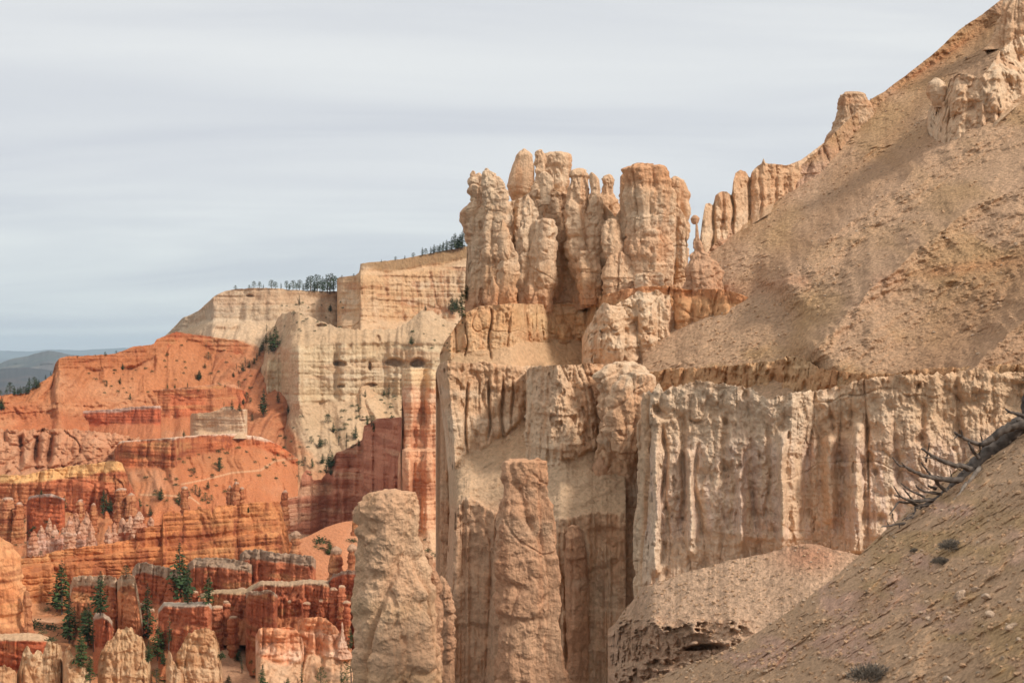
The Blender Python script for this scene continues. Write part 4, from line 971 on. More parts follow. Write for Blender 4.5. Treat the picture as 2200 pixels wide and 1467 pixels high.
# ------------------------------------------------------------------ the castle hoodoos
def kcol(seed, hi=None):
    def pt(c, P, PX, PY):
        m = S(PY, 530, 640) * 0.55
        c = c + (lin((208, 150, 98)) - c) * (m * (0.6 + 0.4 * vn(PX / 16, PY / 40, 0.2, seed)))[..., None]
        m = S(PY, 596, 655) * 0.35
        return c + (lin((196, 120, 80)) - c) * m[..., None]
    return cream_c(seed, paint=pt)
def K(name, parts, label, seed, cat='hoodoo', colr=None):
    ps = []
    for i, p in enumerate(parts):
        q = dict(p); q.setdefault('disp', cdisp(seed + i * 5)); q.setdefault('col', colr or kcol(seed)); q.setdefault('step', 1.8)
        ps.append(q)
    pillar(name, ps, M_MID, label, cat, 'castle hoodoos on the platform')

relief('castle_wall', (998, 1480), [(998, 640), (1004, 520), (1014, 470), (1030, 448), (1060, 440), (1092, 434), (1120, 425), (1147, 408), (1180, 404), (1221, 420), (1250, 408), (1290, 430), (1322, 466), (1340, 440), (1400, 410), (1450, 430), (1474, 470), (1480, 600)],
       [([(998, 690), (1100, 672), (1232, 668), (1340, 645), (1480, 640)], 14.0)], [(998, 160), (1060, 158), (1150, 158.5), (1222, 158.5), (1232, 158), (1330, 154.5), (1400, 153), (1480, 154)], M_MID, kcol(145), dflute(1.0, 2.2, 0.2, 0.5, seed=146, vs=7, crack=0.5, pit=0.3, pu=1.0, big=0.8),
       step=1.7, jag=(2, 8), seed=34, ends=(3, 3), endp=(10, 10), thick=3, label='joined lower wall from which the castle rock towers rise', cat='rock wall')
K('hoodoo', [dict(Lp=[(1018, 371), (1008, 387), (1007, 416), (1014, 434), (1004, 446), (997, 457), (995, 486), (999, 516), (1012, 552), (1018, 611), (1028, 675)],
                  Rp=[(1040, 371), (1056, 400), (1066, 440), (1074, 500), (1072, 560), (1068, 675)], D=160, dr=0.9, rt=14),
             dict(Lp=[(1036, 366), (1034, 390), (1036, 440), (1034, 520), (1038, 600), (1044, 675)], Rp=[(1056, 366), (1077, 387), (1086, 405), (1092, 427), (1096, 450), (1098, 520), (1085, 600), (1075, 675)], D=157.5, dr=0.7, rt=12, pw=3.2),
             dict(Lp=[(1013, 366), (1011, 372), (1010, 384)], Rp=[(1019, 366), (1021, 374), (1024, 384)], D=160, rt=5, step=1.2),
             dict(Lp=[(1040, 361), (1039, 366), (1038, 376)], Rp=[(1050, 361), (1054, 367), (1057, 376)], D=159, rt=4, step=1.2)],
  'left tower of the castle rocks, with a small notched crown', 151)
K('hoodoo', [dict(Lp=[(1074, 480), (1066, 520), (1074, 560), (1064, 600), (1068, 670)], Rp=[(1084, 470), (1104, 520), (1118, 570), (1112, 620), (1110, 670)], D=153, dr=0.9, rt=20),
             dict(Lp=[(1056, 592), (1052, 610), (1058, 655)], Rp=[(1062, 592), (1070, 620), (1068, 655)], D=151, rt=14, dr=1)],
  'low pointed lobe in front of the left castle tower', 156)
K('egg_hoodoo', [dict(Lp=[(1116, 319), (1106, 335), (1101, 352), (1094, 374), (1090, 398), (1094, 418), (1102, 434), (1098, 470)], Rp=[(1136, 319), (1145, 335), (1147, 360), (1148, 401), (1142, 415), (1134, 425), (1138, 470)], D=163, dr=0.9, rt=16, pw=2.2,
                       disp=dflute(0.3, 3, 0.1, 0.2, seed=161, crack=0.2))],
  'smooth egg shaped head with a diagonal crack on the castle rocks', 161)
K('hoodoo', [dict(Lp=[(1156, 321), (1149, 328), (1147, 360), (1148, 390), (1140, 410), (1134, 450), (1130, 520), (1120, 600), (1112, 670)], Rp=[(1168, 321), (1173, 330), (1178, 400), (1196, 480), (1202, 560), (1200, 670)], D=160, dr=0.8, rt=12),
             dict(Lp=[(1170, 325), (1166, 340), (1164, 420), (1170, 500), (1180, 600), (1180, 670)], Rp=[(1218, 325), (1228, 338), (1227, 370), (1222, 410), (1218, 460), (1222, 540), (1226, 600), (1226, 670)], D=162, dr=0.8, rt=10, pw=3.2),
             dict(Lp=[(1158, 368), (1154, 385), (1156, 410), (1160, 440)], Rp=[(1176, 368), (1186, 390), (1186, 412), (1180, 440)], D=157.5, rt=18),
             dict(Lp=[(1128, 418), (1120, 440), (1116, 500), (1110, 600), (1108, 670)], Rp=[(1140, 418), (1152, 450), (1160, 500), (1160, 600), (1165, 670)], D=156, rt=20),
             dict(Lp=[(1145, 470), (1142, 520), (1140, 600), (1128, 625), (1140, 670)], Rp=[(1190, 470), (1197, 520), (1200, 600), (1196, 625), (1190, 670)], D=155, rt=8, pw=3.5, dr=0.6)],
  'broad block topped tower of the castle rocks, second from left', 171)
K('hoodoo', [dict(Lp=[(1095, 438), (1086, 470), (1084, 540), (1090, 670)], Rp=[(1112, 438), (1126, 470), (1130, 560), (1130, 670)], D=161, rt=20)], 'recessed wall of rock between the left tower and the broad tower', 176)
K('hoodoo', [dict(Lp=[(1200, 410), (1196, 450), (1196, 600), (1192, 672)], Rp=[(1216, 410), (1224, 450), (1228, 540), (1231, 615), (1231, 672)], D=163.5, rt=16, dr=0.9)], 'narrow recessed column right of the broad tower', 179)
K('hoodoo', [dict(Lp=[(1316, 462), (1306, 490), (1300, 560), (1300, 640)], Rp=[(1344, 462), (1356, 490), (1362, 560), (1364, 640)], D=157, rt=14, dr=0.8)], 'recessed rock between the three headed and the square headed towers', 180)
K('hoodoo', [dict(Lp=[(1236, 361), (1225, 368), (1219, 398), (1213, 420), (1212, 440), (1216, 501), (1222, 556), (1236, 611), (1244, 660)], Rp=[(1256, 361), (1266, 378), (1272, 420), (1284, 500), (1290, 600), (1296, 660)], D=156, dr=1.0, rt=14),
             dict(Lp=[(1262, 370), (1262, 390), (1266, 410), (1262, 450), (1262, 540), (1262, 660)], Rp=[(1280, 370), (1291, 386), (1294, 420), (1300, 480), (1306, 560), (1310, 660)], D=155, rt=12),
             dict(Lp=[(1304, 374), (1292, 384), (1294, 400), (1282, 440), (1280, 540), (1286, 650)], Rp=[(1314, 374), (1321, 387), (1320, 408), (1326, 440), (1334, 471), (1338, 534), (1340, 650)], D=158, rt=10),
             dict(Lp=[(1300, 470), (1292, 500), (1300, 560), (1296, 600), (1302, 650)], Rp=[(1326, 470), (1336, 500), (1338, 560), (1345, 600), (1345, 640)], D=152, rt=10, dr=0.8),
             dict(Lp=[(1236, 540), (1240, 600), (1244, 655)], Rp=[(1290, 540), (1298, 600), (1296, 640)], D=153.5, rt=6, pw=3)],
  'three headed tower in the middle of the castle rocks', 181)
K('hoodoo', [dict(Lp=[(1352, 352), (1340, 364), (1342, 440), (1346, 462), (1346, 500), (1346, 560), (1346, 640)], Rp=[(1418, 352), (1433, 372), (1441, 400), (1446, 430), (1444, 486), (1442, 500), (1440, 540), (1440, 640)], D=152, dr=0.8, rt=10, pw=2.8),
             dict(Lp=[(1338, 368), (1329, 380), (1327, 430), (1330, 460), (1330, 520), (1330, 640)], Rp=[(1352, 368), (1358, 400), (1360, 440), (1360, 640)], D=155, rt=12),
             dict(Lp=[(1350, 490), (1338, 520), (1337, 548), (1348, 570), (1352, 600)], Rp=[(1430, 490), (1440, 520), (1436, 560), (1432, 600)], D=151.5, rt=10, pw=4, dr=0.6),
             dict(Lp=[(1316, 540), (1300, 580), (1298, 606), (1304, 640)], Rp=[(1350, 540), (1366, 590), (1376, 606), (1378, 640)], D=151, rt=20, dr=0.6, pw=4),
             dict(Lp=[(1372, 585), (1364, 600), (1368, 640)], Rp=[(1424, 585), (1430, 600), (1430, 640)], D=149, rt=10, pw=3)],
  'big square headed tower of the castle rocks with an orange top', 191, colr=cream_c(191, paint=lambda c, P, PX, PY: c + (lin((214, 150, 104)) - c) * (0.6 * (1 - S(PY, 372, 420)) + 0.45 * np.exp(-((PY - 525) / 40.0) ** 2))[..., None]))
K('hoodoo', [dict(Lp=[(1436, 378), (1426, 400), (1426, 480), (1422, 540), (1418, 640)], Rp=[(1466, 378), (1476, 388), (1484, 420), (1485, 480), (1478, 500), (1476, 540), (1472, 600), (1470, 640)], D=156, dr=0.9, rt=12)],
  'right hand tower of the castle rocks, rounded and pale', 201)
K('hoodoo', [dict(Lp=[(1488, 462), (1484, 470), (1486, 478), (1490, 482)], Rp=[(1498, 462), (1503, 470), (1500, 479), (1496, 482)], D=147, rt=8, pw=2, dr=1, disp=dflute(0.1, 1, 0, 0.12, seed=3)),
             dict(Lp=[(1494, 478), (1492, 510), (1488, 540), (1480, 570), (1474, 590), (1474, 640)], Rp=[(1499, 478), (1504, 510), (1512, 540), (1530, 556), (1548, 572), (1551, 640)], D=146, rt=6, dr=0.9)],
  'bottle shaped hoodoo with a small round ball on its neck', 205, colr=cream_c(206, paint=lambda c, P, PX, PY: c + (lin((196, 136, 98)) - c) * 0.6))

# wall of pinnacles along the crest to the right of the castle
cr_top = [(1496, 575), (1503, 520), (1508, 480), (1513, 450), (1516, 437), (1524, 436), (1531, 441), (1533, 438), (1537, 420), (1548, 412), (1562, 412), (1571, 420), (1573, 412), (1575, 390), (1580, 372), (1590, 365), (1602, 369), (1609, 380), (1612, 382), (1615, 370), (1628, 356), (1636, 352), (1640, 340), (1645, 351), (1660, 352), (1690, 356), (1720, 345), (1760, 315), (1790, 290), (1812, 272)]
cr_base = [(1496, 600), (1530, 556), (1560, 530), (1580, 505), (1600, 480), (1650, 442), (1700, 418), (1760, 378), (1812, 330)]
def cr_bulge(PX, PY, P):
    d = np.zeros(PX.shape)
    for (x0, a, h) in [(1532, 440, 0.9), (1573, 420, 1.2), (1610, 390, 1.0), (1634, 400, 0.4), (1668, 400, 0.4), (1552, 470, 0.4)]:
        d = d - h * np.exp(-((PX - x0 - 5 * vn(PY / 30, x0, 0, 2)) / 3.5) ** 2)
    return d
relief('pinnacle_wall', (1496, 1812), cr_top, [(cr_base, 5.0), ([(1496, 612), (1560, 542), (1600, 492), (1700, 430), (1812, 342)], (GXH, GYH))],
       lambda px: hillY(px, ip(cr_base, px)) * np.interp(px, [1496, 1640, 1812], [1.03, 1.0, 1.03]), M_MID, cream_c(211), [dflute(0.55, 2.0, 0.15, 0.45, seed=212, vs=5, pu=1.0, crack=0.3, pit=0.2, big=0.8), dslope(0.5, 3, 0.3, seed=213, ru=0.8)],
       step=1.4, jag=(1.5, 4), ends=(3, 1), endp=(14, 10), thick=3, seed=33, bulge=cr_bulge, brk=5, label='serrated wall of pale pinnacles along the crest right of the castle rocks', cat='rock wall')
kn_c = pal((206, 166, 130), (216, 180, 146), (190, 136, 98), [((206, 144, 100), 1.5, 0.3, 0.6)], u=2, seed=221)
Dk = float(hillY(1830, 300)) * 1.03
pillar('crest_knob', [dict(Lp=[(1808, 199), (1802, 210), (1800, 240), (1794, 262), (1782, 285), (1770, 340)], Rp=[(1848, 199), (1860, 210), (1872, 240), (1885, 270), (1900, 300), (1910, 330)], D=Dk, disp=cdisp(222, 0.8, 2.0, pu=0.9), col=kn_c, step=1.6, rt=6, pw=3)],
       M_MID, 'flat topped knob of rock on the skyline of the hillside', 'rock knob')
Dr = float(hillY(2070, 260)) * 0.97
pillar('balanced_rock', [dict(Lp=[(2004, 167), (1994, 180), (1993, 200), (2004, 222), (2012, 232)], Rp=[(2018, 167), (2034, 190), (2040, 210), (2032, 226), (2026, 232)], D=Dr, disp=dflute(0.2, 2, 0.1, 0.2, seed=231), col=cream_c(231), step=1.5, rt=12, pw=2.2, dr=1)],
       M_MID, 'tilted boulder balanced at the left end of the high knobbly outcrop', 'balanced rock')
oc_base = [(1992, 270), (2004, 330), (2024, 395), (2044, 390), (2064, 330), (2110, 300), (2150, 245), (2240, 170)]
relief('knobbly_outcrop', (1992, 2240), [(1992, 246), (1998, 228), (2012, 226), (2030, 218), (2036, 186), (2042, 168), (2060, 158), (2084, 160), (2104, 170), (2122, 152), (2146, 112), (2175, 88), (2240, 60)],
       [(oc_base, 3.5, (1.5, 0.4, 0.8)), ([(1992, 282), (2024, 402), (2080, 338), (2150, 258), (2240, 182)], (GXH, GYH))], lambda px: hillY(px, ip([(1992, 300), (2024, 300), (2060, 290), (2110, 280), (2150, 240), (2240, 170)], px)) * np.interp(px, [1992, 2030, 2110, 2240], [.995, .97, .975, 1.0]), M_MID, cream_c(232),
       [dflute(1.0, 2.2, 0.3, 0.9, seed=233, vs=2, pu=1.4, pit=0.4, big=1.2, crack=.3), dslope(0.5, 3, 0.3, seed=234, ru=0.8)], step=1.5, jag=(3, 8), ends=(2, 0), endp=(14, 5), thick=4, seed=35, brk=7, label='pale knobbly outcrop high on the hillside at right', cat='outcrop')
Dt = float(hillY(2180, 60)) * 0.98
pillar('outcrop', [dict(Lp=[(2168, -20), (2150, 30), (2140, 60), (2120, 110)], Rp=[(2230, -20), (2250, 60), (2260, 110)], D=Dt, disp=cdisp(241, 1.0, 2.4, pu=0.9), col=cream_c(241, blot=.5), step=1.8, rt=20, dr=0.6)],
       M_MID, 'rough pinkish outcrop at the top right corner', 'outcrop')

# ------------------------------------------------------------------ buttress, pillars and cliffs in front
but_c = cream_c(251)
def bf_bulge(PX, PY, P):
    d = np.zeros(PX.shape)
    for (cx, cy, rx, ry, h) in [(1312, 720, 30, 80, 2.2), (1276, 745, 16, 50, 1.2), (1392, 708, 22, 66, 1.6), (1350, 760, 26, 40, 1.0), (1428, 700, 14, 60, 0.9)]:
        d = d + 0.7 * h * np.clip(1 - np.abs((PX - cx) / rx) ** 3 - np.abs((PY - cy) / ry) ** 3, 0, 1) ** 0.6
    return d
relief('stepped_rock_wall', (1250, 1450), [(1250, 728), (1262, 702), (1272, 690), (1280, 668), (1296, 652), (1320, 656), (1336, 648), (1352, 640), (1370, 626), (1390, 630), (1410, 622), (1430, 634), (1450, 632)],
       [([(1250, 792), (1300, 796), (1400, 776), (1450, 764)], 7.0), ([(1250, 812), (1300, 818), (1450, 800)], 0.8), ([(1250, 900), (1450, 860)], 5.0)],
       [(1250, 147), (1280, 144.5), (1310, 143.5), (1400, 144), (1450, 145.4)], M_MID, cream_c(248), [dflute(0.8, 1.9, 0.3, 0.8, seed=249, vs=5, crack=.6, pit=.4, pu=1.1, big=1.2), dslope(0.5, 3, 0.3, seed=250, ru=.8), dflute(0.8, 1.9, 0.3, 0.6, seed=247, vs=5)],
       step=1.6, jag=(5, 8), ends=(1.2, 0.5), endp=(12, 12), thick=3, seed=44, bulge=bf_bulge, label='knobbly cream face of the ridge just below the castle rocks', cat='rock wall')
pillar('buttress', [dict(Lp=[(1300, 775), (1284, 790), (1276, 810), (1284, 830), (1290, 900), (1280, 975), (1292, 1060), (1272, 1160), (1284, 1260), (1262, 1360), (1266, 1560)],
                         Rp=[(1386, 775), (1396, 800), (1402, 860), (1400, 960), (1400, 1100), (1400, 1560)], D=134, disp=cdisp(252, 1.3, 2.4, crack=.7), col=but_c, step=1.8, dr=0.6, rt=12, pw=3.6, mx=9),
                    dict(Lp=[(1336, 800), (1310, 860), (1300, 920), (1312, 968), (1330, 975)], Rp=[(1400, 800), (1410, 900), (1390, 968), (1370, 985)], D=129, disp=cdisp(255, 1.0, 2.2), col=but_c, step=1.8, rt=14, pw=2.5)],
       M_MID, 'tall rough buttress rising through the middle of the ridge', 'buttress')
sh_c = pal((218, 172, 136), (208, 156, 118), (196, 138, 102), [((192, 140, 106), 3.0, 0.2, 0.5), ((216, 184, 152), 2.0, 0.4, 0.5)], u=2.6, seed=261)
pillar('shaded_pillar', [dict(Lp=[(1086, 988), (1081, 1000), (1079, 1060), (1075, 1090), (1066, 1140), (1068, 1300), (1070, 1400), (1066, 1560)], Rp=[(1176, 988), (1179, 1010), (1184, 1060), (1194, 1120), (1196, 1200), (1200, 1300), (1206, 1400), (1250, 1560)], D=118,
                              disp=dflute(0.7, 3.5, 0.2, 0.35, seed=262, vs=9, crack=0.3, pit=0.15, pu=1.0), col=sh_c, step=1.8, dr=0.6, rt=4, pw=5),
                         dict(Lp=[(1090, 984), (1088, 990), (1088, 1010)], Rp=[(1102, 984), (1106, 996), (1110, 1010)], D=118, disp=cdisp(2, 0.2, 1), col=sh_c, step=1.6, rt=5),
                         dict(Lp=[(1148, 982), (1140, 990), (1130, 1010)], Rp=[(1160, 982), (1168, 990), (1173, 1010)], D=118, disp=cdisp(3, 0.2, 1), col=sh_c, step=1.6, rt=5)],
       M_MID, 'blunt pinkish pillar in shade in the lower middle', 'rock pillar')
pillar('narrow_pillar', [dict(Lp=[(1220, 1126), (1212, 1150), (1206, 1200), (1208, 1300), (1214, 1400), (1214, 1560)], Rp=[(1240, 1126), (1250, 1150), (1256, 1200), (1262, 1300), (1262, 1400), (1270, 1560)], D=125.5,
                              disp=dflute(1.0, 2.2, 0.2, 0.3, seed=266, vs=10), col=sh_c, step=1.8, rt=8)], M_MID, 'narrow fluted pillar in the shaded recess', 'rock pillar')
pl_c = pal((228, 186, 148), (218, 170, 132), (206, 160, 118), [((222, 182, 136), 2.0, 0.3, 0.4), ((204, 166, 132), 2.0, 0.35, 0.4)], u=2.4, seed=271)
pillar('pale_pillar', [dict(Lp=[(800, 1052), (784, 1066), (770, 1084), (767, 1130), (773, 1190), (772, 1260), (765, 1300), (764, 1560)], Rp=[(880, 1052), (895, 1056), (898, 1080), (899, 1150), (912, 1200), (926, 1260), (930, 1320), (940, 1400), (946, 1560)], D=112,
                            disp=dflute(0.9, 3.2, 0.25, 0.4, seed=272, vs=8, crack=0.7, pit=0.25, pu=1.0), col=pl_c, step=1.7, dr=0.6, rt=7, pw=4.5),
                       dict(Lp=[(912, 1190), (905, 1230), (905, 1400), (905, 1560)], Rp=[(926, 1188), (936, 1230), (946, 1262), (950, 1400), (950, 1560)], D=114, disp=cdisp(273, .8, 1.6, pu=.7), col=sh_c, step=1.7, rt=8)],
       M_MID, 'tall pale pillar standing apart at the lower centre', 'rock pillar')
pillar('leaning_slab', [dict(Lp=[(944, 1236), (938, 1260), (940, 1300), (930, 1560)], Rp=[(952, 1236), (964, 1250), (975, 1300), (990, 1560)], D=126, disp=cdisp(274, .7, 2, pu=.8), col=sh_c, step=1.8, rt=8)], M_MID, 'jagged slab wedged between the pale pillar and the cliff', 'rock slab')

# low crumbling ledge behind the big fluted wall
relief('crumbling_ledge', (1390, 2520), [(1390, 800), (1440, 792), (1500, 790), (1560, 786), (1640, 776), (1700, 766), (1730, 770), (1760, 790), (1830, 800), (1900, 802), (2000, 790), (2240, 780)],
       [([(1390, 860), (1520, 850), (1700, 850), (1900, 850), (2240, 840)], 4.0, (0.8, 0.5, 0.9)), ([(1390, 960), (2240, 960)], 0.6)],
       lambda px: hillY(px, ip([(1390, 800), (1700, 766), (1800, 795), (2240, 780)], px)) * 0.965, M_MID, pal((214, 170, 126), (206, 154, 110), (190, 132, 90), [((224, 190, 148), 1.3, 0.3, 0.5)], u=2, seed=281),
       dflute(1.3, 1.7, 0.3, 0.5, seed=282, vs=5, pu=0.8, pit=0.4), step=1.6, teeth=(5, 9), jag=(4, 14), seed=24, thick=4, label='low crumbling ledge just above the big fluted wall', cat='rock ledge')

# the big fluted wall
W1_top = [(1374, 862), (1378, 845), (1390, 838), (1400, 842), (1408, 826), (1416, 822), (1424, 836), (1440, 832), (1470, 826), (1500, 818), (1540, 822), (1600, 832), (1630, 842), (1655, 858), (1700, 842), (1760, 838), (1800, 828), (1860, 812), (1920, 806), (2000, 802), (2080, 798), (2100, 788), (2140, 800), (2200, 796), (2240, 795)]
W1_base = [(1374, 1270), (1400, 1262), (1450, 1240), (1520, 1215), (1600, 1200), (1660, 1190), (1700, 1180), (1740, 1176), (1800, 1195), (1860, 1200), (1900, 1180), (2240, 1150)]
def w1_bulge(PX, PY, P):
    d = 0.35 * S(ip(W1_top, PX) + 55 + 18 * fbm(PX / 30, 0.5, 0.5, 3, 6) - PY, -14, 16)                       # overhanging crumbly rim
    for (cx, w, a, b, h) in [(1462, 6, 870, 1160, 1.8), (1500, 4, 930, 1190, 1.3), (1555, 7, 860, 1100, 1.8), (1424, 3, 900, 1240, 1.4), (1608, 5, 950, 1160, 1.5), (1650, 4, 880, 1180, 1.5), (1735, 10, 930, 1170, 2.0), (1700, 6, 1060, 1180, 1.8),
                             (1770, 14, 885, 930, 1.4), (1860, 4, 880, 1150, 1.4), (1930, 5, 900, 1080, 1.2), (1985, 5, 850, 990, 1.3), (2050, 6, 880, 960, 1.3), (2110, 5, 880, 950, 1.0)]:
        d = d - 0.32 * h * np.exp(-((PX - cx - 12 * vn(PY / 70, cx, 0, 4)) / (1.3 * w)) ** 2) * S(PY, a, a + 50) * (1 - S(PY, b - 60, b))
    for (cx, w, a, b, h) in [(1482, 9, 960, 1200, 1.2), (1680, 8, 920, 1190, 1.3), (1590, 7, 1000, 1180, 1.2), (1785, 12, 930, 1130, 1.0), (1840, 14, 900, 1200, 1.5), (1408, 9, 880, 1240, 1.0)]:
        d = d + h * np.exp(-((PX - cx - 6 * vn(PY / 60, cx, 0, 9)) / w) ** 2) * S(PY, a, a + 20) * (1 - S(PY, b - 20, b))
    return d
w1_c = pal((230, 192, 156), (234, 204, 174), (212, 164, 136), [((214, 166, 126), 1.6, 0.35, 0.4)], u=1.6, seed=291, su=1.3, st=0.28,
           paint=lambda c, P, PX, PY: c + (lin((232, 198, 176)) - c) * (0.6 * S(PY, 930, 980) * (1 - S(PY, 1130, 1180)) * S(fbm(PX / 12, PY / 80, 0.4, 3, 5), -0.2, 0.3))[..., None]
           + (lin((226, 184, 140)) - lin((226, 188, 150))) * (0.5 * S(920 - PY, -30, 40))[..., None])
relief('fluted_wall', (1374, 2520), W1_top, [(W1_base, 11.0), ([(1374, 1320), (2240, 1320)], 0.6)], [(1374, 94), (1400, 92), (1700, 89), (1760, 90), (1900, 88), (2240, 87)], M_MID, w1_c,
       [w1_disp := (lambda f1, f2: (lambda P, PX, PY: (lambda m: f1(P, PX, PY) * (1 - m) + f2(P, PX, PY) * m)(S(fbm(P[..., 0] / 3.5, P[..., 1] / 3.5, P[..., 2] / 5.0, 3, 297), -0.25, 0.3))))(dflute(0.85, 1.15, 0.12, 0.40, seed=292, vs=6, pu=0.6, pit=0.3, o=4, crack=0.2, big=0.9, beds=(2.8, 0.16)), dflute(1.1, 2.1, 0.35, 0.55, seed=298, vs=3.2, pu=0.7, pit=0.45, o=4, crack=0.4, big=0.9, beds=(2.8, 0.2))), dslope(0.3, 3, 0.15, seed=293, ru=0.5)], step=1.4, jag=(7, 14), teeth=(7, 10), seed=26, ends=(1.2, 0), endp=(12, 5), edge=[(1378, 840), (1376, 960), (1380, 1100), (1374, 1200), (1368, 1280)], thick=3, bulge=w1_bulge, drop=50, brk=8,
       label='big pale fluted wall of rock at lower right', cat='rock wall')
# debris apron below it, ending in a crumbling lip with a dark hollow
ap_c = pal((222, 182, 150), (214, 170, 136), None, [], u=2, seed=301, scree=(222, 182, 148),
           paint=lambda c, P, PX, PY: c + (lin((214, 144, 108)) - c) * (0.65 * np.exp(-(((PX - 1740) / 70.0) ** 2 + ((PY - 1195) / 32.0) ** 2)))[..., None])
relief('debris_apron', (1306, 2100), [(1306, 1352), (1322, 1338), (1340, 1310), (1360, 1290), (1376, 1262), (1420, 1248), (1480, 1228), (1560, 1205), (1640, 1190), (1700, 1172), (1740, 1166), (1800, 1182), (1860, 1195), (2100, 1180)],
       [([(1306, 1356), (1340, 1345), (1400, 1345), (1440, 1362), (1500, 1362), (1560, 1376), (1600, 1400), (1700, 1440), (2100, 1500)], 0.70),
        ([(1306, 1430), (1400, 1418), (1470, 1412), (1560, 1396), (1600, 1405), (2100, 1510)], 6.0),
        ([(1306, 1436), (1420, 1432), (1500, 1440), (2100, 1520)], 0.5),
        ([(1306, 1600), (2100, 1600)], 5.0)],
       [(1306, 93), (1400, 88), (1700, 85), (2100, 78)], M_SLOPE, ap_c, [dslope(0.35, 5, 0.14, seed=302, ru=0.9), dflute(0.8, 1.5, 0.2, 0.5, seed=303, vs=3, pu=0.6, pit=.4), dslope(0.3, 3, 0.3, seed=304, ru=0.5), dflute(0.7, 1.0, 0.2, 0.4, seed=305, vs=4, pu=0.5)],
       step=1.5, jag=(3, 9), seed=28, ends=(6, 0), endp=(24, 5), thick=6, caves=[(1512, 1392, 50, 11, 2.2)], kind='structure', label='sloping debris apron ending in a crumbling lip', brk=6,
       bulge=lambda PX, PY, P: 1.0 * S(fbm(PX / 16, PY / 10, 0.2, 3, 8), 0.0, 0.4) * S(PY, 1315, 1345) * (1 - S(PX, 1560, 1640)))

# ================================================================== FOREGROUND SLOPE (9-20 m)
fg_top = [(1300, 1520), (1340, 1478), (1380, 1466), (1420, 1450), (1500, 1420), (1560, 1396), (1620, 1362), (1700, 1310), (1780, 1250), (1860, 1180), (1900, 1140), (1960, 1090), (2020, 1040), (2080, 985), (2120, 950), (2160, 915), (2200, 880), (2280, 800), (2500, 560), (2760, 270)]
FGX, FGY, FC_ = 0.75, -0.10, 3.6
def fgY(px, py):
    return FC_ / (FGY + FGX * (px - HX) / F + (py - HY) / F)
fg_c = pal((208, 166, 134), (194, 152, 120), None, [], u=0.6, seed=311,
           paint=lambda c, P, PX, PY: c + (lin((192, 156, 108)) - c) * (0.6 * S(fbm(PX / 140, PY / 60, 0.3, 3, 33), 0.0, 0.4))[..., None] + (lin((206, 160, 136)) - lin((196, 156, 120))) * (0.7 * S(fbm(PX / 100, PY / 50, 0.7, 3, 34), 0.0, 0.4))[..., None])
def fg_disp(P, PX, PY):
    x, y, z = P[..., 0], P[..., 1], P[..., 2]
    q = (x * 0.25 + y)
    d = 0.16 * fbm(q / 1.4, x / 7, 0.3, 3, 312)
    d = d + 0.075 * fbm(x / 0.35, y / 0.35, z / 0.35, 5, 313, 0.65)
    st = fbm(x / 0.22, y / 0.22, z / 0.22, 2, 314)
    d = d + 0.06 * S(st, 0.12, 0.5) + 0.03 * S(fbm(x / 0.09, y / 0.09, z / 0.09, 2, 315), 0.2, 0.5)
    sd1, _ = seg_dist(PX, PY, [(2240, 1040), (2050, 1130), (1900, 1240), (1700, 1390), (1600, 1500)])
    d = d + 0.25 * S(sd1, -25, 30)
    sd2, _ = seg_dist(PX, PY, [(2240, 1200), (2120, 1250), (2000, 1360), (1960, 1500)])
    return d + 0.15 * S(sd2, -15, 20)
relief('foreground_slope', (1300, 2760), fg_top, [([(1300, 1720), (2760, 1720)], (FGX, FGY))], [(1300, 20), (2280, 17)], M_NEAR, fg_c, fg_disp, step=1.5, jag=(2, 20), seed=30,
       anchor=(fg_top, fgY), thick=1.5, drop=12, kind='structure', label='gravelly tan slope close to the camera')

# ================================================================== PLANTS
FOL_D = plain_material('conifer_foliage', (0.052, 0.082, 0.030), 0.9, 0.45, 1.5)
FOL_B = plain_material('pine_foliage', (0.070, 0.105, 0.034), 0.9, 0.45, 1.5)
BARK = plain_material('bark', (0.13, 0.10, 0.08), 0.95, 0.3, 4)
SHRUB = plain_material('shrub_foliage', (0.055, 0.080, 0.034), 0.9, 0.4, 3)

def tube(V, Q, pts, rad, ns=6):
    """append a tapered tube to lists"""
    pts = [np.array(p, float) for p in pts]
    base = len(V)
    for i, p in enumerate(pts):
        a = pts[min(i + 1, len(pts) - 1)] - pts[max(i - 1, 0)]
        a = a / (np.linalg.norm(a) + 1e-9)
        u = np.cross(a, (0.31, 0.2, 0.93)); u /= np.linalg.norm(u) + 1e-9
        w = np.cross(a, u)
        for k in range(ns):
            t = 2 * math.pi * k / ns
            V.append(p + rad[i] * (1 + (0.16 * math.sin(2.7 * k + 0.9 * i) + 0.10 * math.sin(5.3 * k - 1.7 * i) if ns > 7 else 0)) * (math.cos(t) * u + math.sin(t) * w))
    for i in range(len(pts) - 1):
        for k in range(ns):
            a0 = base + i * ns + k; b0 = base + i * ns + (k + 1) % ns
            Q.append((a0, b0, b0 + ns, a0 + ns))
    # closed tip and foot
    for i in (0, len(pts) - 1):
        c = len(V); V.append(pts[i])
        for k in range(ns):
            Q.append((c, base + i * ns + k, base + i * ns + (k + 1) % ns, c))

def fix_tris(V, Q, name, mat, parent=None):
    me = bpy.data.meshes.new(name)
    fs = [tuple(dict.fromkeys(int(i) for i in q)) for q in Q]
    me.from_pydata([tuple(map(float, v)) for v in V], [], fs)
    me.materials.append(mat)
    me.update()
    o = bpy.data.objects.new(name, me); COL.objects.link(o)
    if parent: o.parent = parent
    return o

